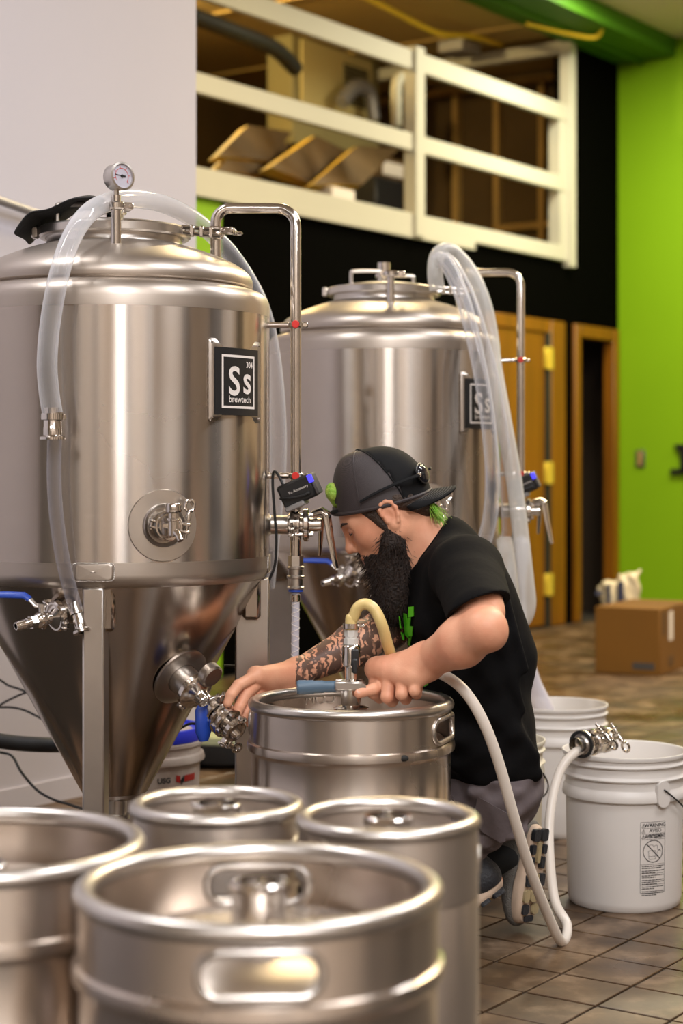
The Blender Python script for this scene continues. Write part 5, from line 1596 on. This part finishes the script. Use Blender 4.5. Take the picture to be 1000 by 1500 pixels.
# ------------------------------------------------------------------ shirt
cn = A_((-.80, 0, .60))
col_c = A_(P(625, 801, 3.935))
sl_d = Vector(Le - Ls).normalized()
sl_e = Ls + A_(sl_d) * .185
slr_d = Vector(Re - Rs).normalized(); slr_e = Rs + A_(slr_d) * .135
shirt_core = [el(P(670, 900, 3.94), (.122, .192, .138), None, .04), el(P(688, 985, 3.95), (.128, .182, .150), None, .05), el(P(706, 1070, 3.95), (.118, .182, .125), None, .05),
              el(P(716, 1118, 3.95), (.110, .180, .060), None, .04), rc(Ls, A_(P(652, 826, 3.94)), .066, .074, .05), rc(Rs, A_(P(650, 828, 3.95)), .064, .074, .05),
              rc(A_(P(648, 800, 3.94)), neck_base, .066, .08, .05), rc(A_(P(700, 850, 3.93)), A_(P(742, 960, 3.94)), .055, .06, .06)]
# soft folds: back, flank, waist
folds = []
for (a, b, r) in (((735, 870, 3.79), (770, 980, 3.78), .010), ((716, 900, 3.765), (765, 1040, 3.775), .009), ((690, 935, 3.755), (748, 1075, 3.768), .008), ((672, 1000, 3.765), (770, 1090, 3.785), .009),
                  ((665, 1085, 3.768), (782, 1108, 3.80), .010), ((668, 1118, 3.778), (786, 1136, 3.81), .011), ((660, 860, 3.76), (640, 930, 3.775), .008), ((640, 850, 3.78), (622, 920, 3.80), .008)):
    folds.append(rc(A_(P(a[0], a[1], a[2] + .012)), A_(P(b[0], b[1], b[2] + .012)), r, r * .6, .045))
shirt = shirt_core + folds + [rc(Ls, lerp(Ls, Le, .80), .074, .066, .035), rc(Rs, slr_e + A_(slr_d) * .05, .070, .066, .035),
         half(col_c, cn, .004, 's')]
# open the sleeve ends: cut by a capsule that starts at the hem
def sub_cap(e, d, r, ln): return rc(e + A_(d) * (r * .0), e + A_(d) * ln, r, r, .004, 's')
def cut_disc(e, d, R, ln):
    out = []
    x = Vector(d).orthogonal().normalized(); y = Vector(d).cross(x)
    c = Vector(e) + Vector(d) * (ln * .5 + .0)
    Rm = np.array([list(x), list(y), list(d)])
    return [('bx', A_(c), A_((R, R, ln * .5)), Rm, .004, 's')]
_old = sdf_grid
def sdf_grid(prims, lo, hi, h):
    plain = []
    D = None
    boxes = [p for p in prims if p[0] == 'bx']
    D, l0 = _old([p for p in prims if p[0] != 'bx'], lo, hi, h)
    n = D.shape
    for p in boxes:
        c, r, R = p[1], p[2], p[3]
        m = np.abs(R.T) @ r + 3 * h
        i0 = np.clip(np.floor((c - m - l0) / h).astype(int), 0, n); i1 = np.clip(np.ceil((c + m - l0) / h).astype(int) + 1, 0, n)
        sl = tuple(slice(i0[i], i1[i]) for i in range(3))
        X = (l0[0] + np.arange(i0[0], i1[0]) * h)[:, None, None] - c[0]; Y = (l0[1] + np.arange(i0[1], i1[1]) * h)[None, :, None] - c[1]; Z = (l0[2] + np.arange(i0[2], i1[2]) * h)[None, None, :] - c[2]
        q = [np.abs(R[i, 0] * X + R[i, 1] * Y + R[i, 2] * Z) - r[i] for i in range(3)]
        d = np.sqrt(np.maximum(q[0], 0) ** 2 + np.maximum(q[1], 0) ** 2 + np.maximum(q[2], 0) ** 2) + np.minimum(np.maximum(np.maximum(q[0], q[1]), q[2]), 0)
        if p[-1] == 's': D[sl] = np.maximum(D[sl], -d)
        else: D[sl] = np.minimum(D[sl], d)
    return D, l0
hn = Vector((.37, -.30, -.88)).normalized()
shirt += cut_disc(A_(P(689, 897, 3.54)), hn, .125, .24) + cut_disc(slr_e, slr_d, .12, .10)
# hollow of the near sleeve so that it reads as cloth around the arm
shirt += [rc(lerp(Ls, Le, .55), lerp(Ls, Le, 1.1), .052, .056, .004, 's'), rc(slr_e - A_(slr_d) * .03, slr_e + A_(slr_d) * .05, .054, .056, .004, 's')]
shirt += [half(P(716, 1152, 3.95), (0.16, 0, -1), .004, 's')]
slo, shi = bb([p for p in shirt if p[-1] == 'u'], .015)
def crease(v):
    x, y, z = v[:, 0], v[:, 1], v[:, 2]
    w_ = .0022 * np.sin(70 * z + 38 * x + 5 * np.sin(14 * y)) + .0016 * np.sin(55 * x - 90 * z + 30 * y)
    out = v.copy(); out[:, 1] -= w_ * np.clip((1.0 - z) * 3, 0, 1); return out
sh = sdf_part('shirt', MAT['shirt_black'], MAN, [(shirt, slo, shi, .0036)], crease)
# ribbed collar
M = axis_mat(col_c - cn * .004, cn); mb = MB()
n = 56
mb.tube([M @ Vector((.0645 * math.cos(2 * PI * i / n), .060 * math.sin(2 * PI * i / n), 0)) for i in range(n)], .0065, 10, closed=True); mb.build('collar', MAT['shirt_black'], MAN, world=True)
# green chest print: broken block letters, turned with the chest
def chest(px, py):
    # nearest shirt surface along the view line
    for i in range(400):
        Y = 3.70 + i * .001
        p = A_(P(px, py, Y)); d = 9
        for q in shirt_core[:4]:
            c, r = q[1], q[2]
            kk = (((p - c) / r) ** 2).sum()
            d = min(d, kk)
        if d < 1.06: return Vector(p)
    return Vector(P(px, py, 3.86))
mb = MB()
def patch(pts):
    vs = [chest(x, y) + Vector((-.002, -.0035, 0)) for x, y in pts]; mb.add([tuple(v) for v in vs] + [tuple(v + Vector((.002, .003, 0))) for v in vs], [tuple(range(len(vs)))] + [(i, (i + 1) % len(vs), len(vs) + (i + 1) % len(vs), len(vs) + i) for i in range(len(vs))])
for pts in ([(599, 889), (606, 888), (606, 903), (599, 904)], [(591, 898), (596, 900), (599, 935), (594, 930)], [(585, 903), (588, 902), (590, 922), (587, 920)], [(598, 905), (602, 904), (599, 930), (596, 928)], [(600, 917), (605, 918), (604, 932), (599, 932)], [(588, 926), (591, 927), (592, 938), (590, 936)], [(599, 934), (603, 933), (601, 946), (598, 944)]):
    patch(pts)
o = mb.build('chest_print', MAT['green_print'], MAN, world=True); o['label'] = 'green broken block lettering on the chest'
mb = MB()
for pts in ([(621, 1000), (626, 997), (627, 1003), (622, 1006)],): patch(pts)
mb.build('hem_print', MAT['green_print'], MAN, world=True)

# ------------------------------------------------------------------ shorts, socks
shorts = [el(P(722, 1140, 3.955), (.105, .178, .085), None, .03), rc(Lh, lerp(Lh, Lk, .80), .097, .080, .04), rc(Rh, lerp(Rh, Rk, .80), .095, .078, .04),
          rc(A_(P(752, 1150, 3.83)), A_(P(700, 1215, 3.80)), .022, .018, .03), rc(A_(P(700, 1235, 3.80)), A_(P(765, 1215, 3.82)), .014, .012, .02), rc(A_(P(690, 1160, 3.785)), A_(P(752, 1190, 3.79)), .010, .008, .02)]
slo2, shi2 = bb(shorts, .012)
def rumple(v):
    x, y, z = v[:, 0], v[:, 1], v[:, 2]
    w_ = .0045 * np.sin(60 * x + 75 * z + 4 * np.sin(30 * z)) + .003 * np.sin(110 * z - 70 * x)
    o = v.copy(); o[:, 1] -= w_; o[:, 0] += .4 * w_; return o
sdf_part('shorts', MAT['shorts_grey'], MAN, [(shorts, slo2, shi2, .004)], rumple)
mb = MB()
pk = [(698, 1165), (742, 1190), (752, 1226), (732, 1233), (704, 1216), (694, 1192)]
def shsurf(px, py):
    for i in range(300):
        Y = 3.70 + i * .001; p = A_(P(px, py, Y))
        ba = lerp(Lh, Lk, .8) - Lh; t = np.clip(((p - Lh) @ ba) / (ba @ ba), 0, 1)
        if np.linalg.norm(p - Lh - t * ba) < .097 - .017 * t + .006: return Vector(p)
    return Vector(P(px, py, 3.80))
ring_ = [shsurf(*p) + Vector((0, -.014, 0)) for p in pk]
mb.add([tuple(v) for v in ring_] + [tuple(v + Vector((0, .014, 0))) for v in ring_], [tuple(range(6))] + [(i, (i + 1) % 6, 6 + (i + 1) % 6, 6 + i) for i in range(6)])
mb.build('cargo_pocket', MAT['shorts_grey'], MAN, world=True)
for (a, b) in ((La, lerp(La, Lk, .7)), (Ra, lerp(Ra, Rk, .7))):
    mb = MB(); mb.tube([Vector(lerp(a, b, -.12)), Vector(lerp(a, b, -.06)), Vector(a), Vector(b)], [.016, .030, .034, .057], 24); mb.build('sock', MAT['sock_black'], MAN, world=True)

# ------------------------------------------------------------------ shoes
def shoe(label, heel, toe, upv, m_up, m_mid, m_tread):
    """heel/toe: points on the sole line; upv: from sole towards the ankle"""
    heel, toe = Vector(heel), Vector(toe)
    xd = (toe - heel).normalized(); zd = Vector(upv); zd = (zd - xd * zd.dot(xd)).normalized(); yd = zd.cross(xd)
    L_ = (toe - heel).length
    M = Matrix((xd, yd, zd)).transposed().to_4x4(); M.translation = heel
    w_ = lambda x, y, z: A_(M @ Vector((x * L_ / .285, y, z)))
    Rm = np.array([list(xd), list(yd), list(zd)])
    up = [rc(w_(.035, 0, .038), w_(.20, 0, .034), .034, .036, .03), el(w_(.235, 0, .030), (.050, .043, .026), Rm, .03), rc(w_(.035, 0, .040), w_(.045, 0, .085), .034, .034, .03),
          rc(w_(.06, 0, .08), w_(.15, 0, .052), .032, .036, .03), ('bx', w_(.14, 0, -.03), A_((.3, .3, .042)), Rm, 0, 's')]
    lo, hi = bb([p for p in up if p[-1] == 'u'], .01)
    S = sdf_part('shoe', m_up, MAN, [(up, lo, hi, .003)]); S['label'] = label
    def outline(g):
        pts = []
        for i in range(44):
            a = 2 * PI * i / 44
            x = .1425 + (.1425 + g) * math.cos(a)
            t = x / .285
            wd = (.034 + .014 * max(0, min(1, (t - .30) / .45))) * (1 - .10 * math.exp(-((t - .38) / .13) ** 2)) + g
            pts.append((x * L_ / .285, wd * (abs(math.sin(a)) ** .62) * (1 if math.sin(a) >= 0 else -1)))
        return pts
    mb = MB(); rows = []
    for (g, z) in ((-.006, -.004), (.0, .0), (.003, .008), (.002, .020), (-.004, .026)):
        rows.append([(x, y, z + .012 * max(0, (x / L_ - .72) / .28) ** 2 + .004 * (1 - min(1, x / L_ / .15))) for x, y in outline(g)])
    mb.grid(rows, closed=True, M=M)
    n = len(rows[0])
    mb.add(rows[0], [tuple(range(n))], M); mb.add(rows[-1], [tuple(range(n))], M)
    so = mb.build('midsole', m_mid, S, world=True)
    # tread blocks on the underside
    for (x, y, sx, sy, dark) in ((.025, .016, .036, .024, 1), (.025, -.016, .036, .024, 1), (.066, .022, .028, .014, 1), (.066, -.022, .028, .014, 1), (.105, .022, .034, .013, 1), (.105, -.020, .034, .013, 1), (.075, 0, .06, .012, 0),
                                 (.155, .026, .036, .018, 1), (.155, -.026, .036, .018, 1), (.155, 0, .040, .022, 0), (.200, .028, .036, .020, 0), (.200, -.028, .036, .020, 1), (.200, 0, .036, .022, 0), (.240, .020, .030, .024, 1), (.240, -.018, .030, .024, 0), (.268, 0, .018, .036, 1)):
        mb = MB(); mb.prism(rrect(sx * L_ / .285, sy, min(sx, sy) * .3, 3, x * L_ / .285, y), -.010 + .010 * max(0, (x / .285 - .72) / .28), .0, M)
        mb.build('tread_block', m_tread if dark else MAT['sole_tan'], so, world=True)
    # laces / overlay
    mb = MB()
    for i in range(4):
        x = .12 + i * .024
        mb.tube([Vector(w_(x, -.030, .058 - i * .004)), Vector(w_(x + .006, 0, .084 - i * .009)), Vector(w_(x, .030, .058 - i * .004))], .003, 6, flat=.6)
    mb.build('laces', MAT['shoe_dark'], S, world=True)
    return S
shoe('grey mesh running shoe standing on its toe, tan sole showing', P(790, 1210, 4.03), P(772, 1354, 4.02), (-.76, .65, .0), MAT['shoe_mesh'], MAT['sole_pale'], MAT['shoe_dark'])
shoe('dark running shoe with a pale sole tilted on its toe', P(738, 1296, 3.865), (.150, 3.835, .016), (-.45, .10, .80), MAT['shoe_dark'], MAT['sole_pale'], MAT['shoe_dark'])

# ------------------------------------------------------------------ hair and beard
hairp = []
for s in (-1, 1):
    hairp += [hrc((.046, s * .062, .044), (.022, s * .0715, -.004), .0060, .0055, .012), hrc((.034, s * .067, .040), (.018, s * .0720, -.015), .0060, .0060, .012), hrc((.020, s * .072, .036), (.015, s * .0730, -.022), .0058, .0060, .012),
              hrc((-.030, s * .066, .020), (-.075, s * .045, -.016), .017, .016, .02), hrc((-.028, s * .070, .034), (-.06, s * .058, .02), .012, .014, .02)]
hairp += [hrc((-.085, -.03, -.008), (-.085, .03, -.008), .018, .018, .03), hrc((-.08, -.03, -.03), (-.08, .03, -.03), .014, .014, .02)]
lo, hi = bb(hairp, .01)
sdf_part('hair', MAT['hair_brown'], MAN, [(hairp, lo, hi, .0026)])
def strands(name, m, roots, dirs, ln, r, rs, curl=.25, parent=MAN, seg=5):
    R = random.Random(rs); mb = MB()
    for p, d in zip(roots, dirs):
        p = Vector(p); d = Vector(d).normalized(); pts = [p]; L_ = ln * R.uniform(.6, 1.25)
        for i in range(seg):
            d = (d + Vector((R.uniform(-1, 1), R.uniform(-1, 1), R.uniform(-1, 1))) * curl).normalized()
            pts.append(pts[-1] + d * L_ / seg)
        mb.tube(pts, [r * (1 - .8 * i / seg) for i in range(seg + 1)], 3, caps=False)
    o = mb.build(name, m, parent, world=True, recalc=False, sharp=180); o['kind'] = 'stuff'
    return o
R_ = random.Random(11)
# green tufts: under the brim and through the cap opening
ro = []; di = []
for i in range(260):
    ro.append(Vector(hp(-.088 - R_.uniform(0, .012), R_.uniform(-.05, .055), -.012 - R_.uniform(0, .012)))); di.append(Vector((.45 + R_.uniform(-.2, .35), R_.uniform(-.35, .2), -.85)))
strands('green_nape_hair', MAT['hair_green'], ro, di, .050, .0016, 5, .12)
tuft = [hrc((.078, -.020, .104), (.078, .020, .104), .0175, .0175, .02), hrc((.076, -.012, .114), (.083, -.01, .080), .012, .011, .012), hrc((.076, .012, .114), (.083, .010, .080), .012, .011, .012)]
lo, hi = bb(tuft, .01)
sdf_part('green_fringe', MAT['hair_green'], MAN, [(tuft, lo, hi, .003)])
# beard
bd = []
for s in (-1, 1):
    bd += [hrc((.010, s * .066, -.015), (.020, s * .062, -.052), .010, .020, .02), hrc((.020, s * .060, -.052), (.056, s * .034, -.092), .020, .024, .03), hrc((.091, s * .006, -.047), (.072, s * .032, -.064), .0080, .012, .012)]
bd += [hel(.064, 0, -.094, (.028, .040, .028), .03), hel(.074, 0, -.074, (.018, .030, .018), .015)]
bd += [rc(A_(P(571, 838, hY)), A_(P(577, 872, hY + .0)), .034, .036, .04), rc(A_(P(577, 872, hY)), A_(P(576, 905, hY)), .034, .020, .04), rc(A_(P(588, 806, hY - .02)), A_(P(588, 862, hY - .01)), .022, .024, .04), rc(A_(P(572, 830, hY - .028)), A_(P(576, 885, hY - .02)), .026, .022, .04), rc(A_(P(572, 830, hY + .03)), A_(P(576, 885, hY + .02)), .026, .022, .04)]
# leave the mouth line free
bd += [hrc((.102, -.012, -.060), (.102, .012, -.060), .005, .005, .004, 's')]
lo, hi = bb(bd, .012)
def fuzz(v):
    n_ = np.sin(v[:, 0] * 420 + 60 * np.sin(v[:, 2] * 40)) * np.sin(v[:, 1] * 380 + 5) + .6 * np.sin(v[:, 2] * 150 + v[:, 0] * 300)
    o = v.copy(); o[:, 0] += .0012 * n_; o[:, 1] += .0012 * np.roll(n_, 3); return o
beard = sdf_part('beard', MAT['beard_brown'], MAN, [(bd, lo, hi, .0026)], fuzz)
nv = len(beard.data.vertices); co = np.empty(nv * 3, np.float32); beard.data.vertices.foreach_get('co', co); co = co.reshape(-1, 3)
nr = np.empty(nv * 3, np.float32); beard.data.vertices.foreach_get('normal', nr); nr = nr.reshape(-1, 3)
off = np.array(WM[MAN.name].translation)
pick = rng.choice(nv, 1700, replace=False)
ro = [Vector((co[i] + off).tolist()) for i in pick]
di = [Vector((nr[i][0] * .55 - .05, nr[i][1] * .55, nr[i][2] * .3 - .75)) for i in pick]
st = strands('beard_strands', MAT['beard_brown'], ro, di, .024, .0009, 8, .28, beard)

# ------------------------------------------------------------------ cap, worn backwards
cA = Vector((-.97, 0, -.242)); cU = Vector((-.242, 0, .97)); cS = Vector((0, -1, 0))
c0 = P(562, 737, 3.855); c0.y = hY
def cp(a, s, u): return c0 + cA * a + cS * s + cU * u
HC, AC, BC = .124, .111, .087
def dome(th, v):
    """th: angle around (0 = towards the face), v: 0 rim .. 1 top"""
    h = HC * math.sin(v * PI / 2) ** 1.0
    rr = math.cos(v * PI / 2) ** .72
    # front of a trucker cap is tall and upright: here that is the back of the head
    ff = max(0.0, math.cos(th))
    return cp(AC * rr * math.cos(th) * (1 - .07 * ff * v * (1 - v) * 4) + .022 * v * v + .003, BC * rr * math.sin(th), h * (1 + .05 * max(0.0, -math.cos(th)) * (1 - v)) - .010 * abs(math.sin(th)) * (1 - v))
NT, NV = 72, 22
def region(th, v):
    a = abs((th + PI) % (2 * PI) - PI)          # 0 = face side
    if a < .42 and v < .34 * math.sqrt(max(0, 1 - (a / .42) ** 2)) + .0 and v > .075: return 'hole'
    return 'black' if a > math.radians(117 - 26 * v) else 'mesh'
cap = None
mbs = {'black': MB(), 'mesh': MB()}
for i in range(NT):
    for j in range(NV):
        t0, t1 = 2 * PI * i / NT, 2 * PI * (i + 1) / NT
        v0, v1 = j / NV, (j + 1) / NV
        rg = region((t0 + t1) / 2, (v0 + v1) / 2)
        if rg == 'hole': continue
        mbs[rg].add([dome(t0, v0), dome(t1, v0), dome(t1, v1), dome(t0, v1)], [(0, 1, 2, 3)])
def weld(o):
    bm = bmesh.new(); bm.from_mesh(o.data); bmesh.ops.remove_doubles(bm, verts=bm.verts, dist=.0004); bmesh.ops.recalc_face_normals(bm, faces=bm.faces)
    for f in bm.faces: f.smooth = True
    for e in bm.edges: e.smooth = True
    bm.to_mesh(o.data); bm.free()
cap = mbs['mesh'].build('cap', MAT['cap_mesh'], MAN, world=True, solid=.002); weld(cap); cap['label'] = 'backwards trucker cap with grey mesh panels'
fp_ = mbs['black'].build('front_panel', MAT['cap_black'], cap, world=True, solid=.003); weld(fp_)
# seams, sweat band, button
for a_ in (math.radians(64), -math.radians(64), math.radians(116), -math.radians(116)):
    mb = MB(); mb.tube([dome(a_ * (1 - .22 * j / 20 if abs(a_) > 1.5 else 1), j / 20 * .985) + (dome(a_, j / 20 * .9) - c0).normalized() * .0012 for j in range(21)], .0018, 6); mb.build('seam', MAT['cap_mesh'] if abs(a_) < 1.5 else MAT['cap_black'], cap, world=True)
mb = MB(); mb.tube([dome(2 * PI * i / 60, 0) + cU * .004 for i in range(60)], .0045, 8, closed=True, flat=1.0); mb.build('sweat_band', MAT['cap_mesh'], cap, world=True)
mb = MB(); mb.ball(dome(0, 1) + cU * .001, .007, 12, (1, 1, .6)); mb.build('button', MAT['cap_black'], cap, world=True)
mb = MB(); mb.tube(catmull([dome(-.46, .06) , dome(-.2, .05) + cA * .002, dome(.2, .05) + cA * .002, dome(.46, .06)], 6), .008, 8, flat=.35); mb.build('snap_strap', MAT['cap_black'], cap, world=True)
# brim: curved sheet behind the head
def brim(u, v):
    """u -1..1 across, v 0..1 outwards"""
    th = PI + u * 1.12
    base = dome(th, .02)
    out = Vector((1, 0, .02)) * 1.0
    ln = .057 * math.sqrt(max(0.0, 1 - (abs(u) ** 4) * .985))
    ext = -cA * (ln * v)
    drop = cU * (-.006 * v * ln / .064 - .022 * (abs(u) ** 2) * (.5 + .5 * v) - .003)
    return base + ext + drop + cS * (u * .004 * v)
mb = MB(); mb.grid([[brim(-1 + 2 * i / 36, j / 8) for i in range(37)] for j in range(9)])
br = mb.build('brim', MAT['cap_black'], cap, world=True, solid=.0045)
for v in (.12, .24, .36, .48, .60, .72, .84):
    mb = MB(); mb.tube([brim(-.97 + 1.94 * i / 40, v) + cU * -.0027 for i in range(41)], .0006, 4); mb.tube([brim(-.97 + 1.94 * i / 40, v) + cU * .0027 for i in range(41)], .0006, 4); mb.build('stitch_row', MAT['cap_stitch'], br, world=True)

# ------------------------------------------------------------------ sunglasses pushed onto the back of the cap
sg = thing('sunglasses', 'dark sunglasses resting on the back of the cap above the brim', 'sunglasses', cp(-.108, 0, .02))
for s in (-1, 1):
    mb = MB()
    M = axis_mat(cp(-.098, s * .040, .042), (-cA + cS * s * .45 + cU * .12), tuple(cU))
    mb.ball((0, 0, 0), 1.0, 20, (.030, .023, .011), M); mb.build('lens', MAT['lens_dark'], sg, world=True)
    mb = MB(); n = 28
    mb.tube([M @ Vector((.031 * math.cos(2 * PI * i / n), .0225 * math.sin(2 * PI * i / n), .001)) for i in range(n)], .0022, 6, closed=True); mb.build('lens_rim', MAT['black_plastic'], sg, world=True)
    mb = MB(); mb.tube(catmull([cp(-.100, s * .070, .042), cp(-.080, s * .084, .040), cp(-.030, s * .094, .034), cp(.02, s * .0935, .024), cp(.050, s * .088, .015)], 8), [.0045] * 17 + [.0042] * 8 + [.0036] * 8, 8, flat=.5)
    mb.build('temple_arm', MAT['cap_black'], sg, world=True)
    mb = MB(); mb.box(cp(-.090, s * .079, .041), (.008, .006, .009), None, .001); mb.build('temple_hinge', MAT['steel_polish'], sg, world=True)
mb = MB(); mb.tube([cp(-.118, -.010, .047), cp(-.120, 0, .049), cp(-.118, .010, .047)], .003, 8); mb.build('bridge', MAT['black_plastic'], sg, world=True)

# ------------------------------------------------------------------ white plastic sack behind the cardboard box
bag = thing('plastic_sack', 'crumpled white plastic sack with navy print behind the cardboard box', 'sack', (P(905, 880, 9.95).x, 9.95, 0))
def bp(px, py): return A_(P(px, py, 9.95))
bpz = lambda px, py, dy=0: A_(P(px, py, 9.95)) + A_((0, dy, 0))
sk = [el((P(908, 0, 9.95).x, 9.95, .11), (.11, .10, .12), None, .04), rc(bpz(922, 905), bpz(924, 850), .065, .046, .04), rc(bpz(897, 905), bpz(890, 860), .055, .040, .04), rc(bpz(908, 900), bpz(908, 862), .05, .04, .04), rc(bpz(880, 870), bpz(876, 862), .016, .012, .02),
      rc(bpz(910, 868), bpz(908, 845), .03, .016, .03), rc(bpz(930, 845), bpz(936, 836), .014, .010, .02)]
lo, hi = bb(sk, .02); lo[2] = -.002
sk.append(('bx', A_((0, 9.95, -.1)), A_((5, 5, .102)), np.eye(3), 0, 's'))
def crumple(v):
    o = v.copy(); m = np.clip(v[:, 2] * 8, 0, 1)
    o[:, 0] += .006 * np.sin(60 * v[:, 2] + 25 * v[:, 0]) * m; o[:, 1] += .008 * np.sin(70 * v[:, 0] + 20 * v[:, 2]) * m; return o
sdf_part('sack_body', MAT['bag_plastic'], bag, [(sk, lo, hi, .006)], crumple)
for (x0, x1, y0, y1, ang) in ((905, 913, 852, 884, 1), (889, 894, 856, 886, 1), (872, 882, 866, 872, 0)):
    mb = MB(); z = 9.95 - (.075 if x0 > 900 else .062)
    a, b, c, d = P(x0, y0, z), P(x1, y0, z), P(x1, y1, z - .004), P(x0, y1, z - .004)
    mb.add([a, b, c, d] + [v + Vector((0, .02, 0)) for v in (a, b, c, d)], [(0, 1, 2, 3), (7, 6, 5, 4), (0, 4, 5, 1), (1, 5, 6, 2), (2, 6, 7, 3), (3, 7, 4, 0)]); mb.build('print_mark', MAT['print_navy'], bag, world=True)
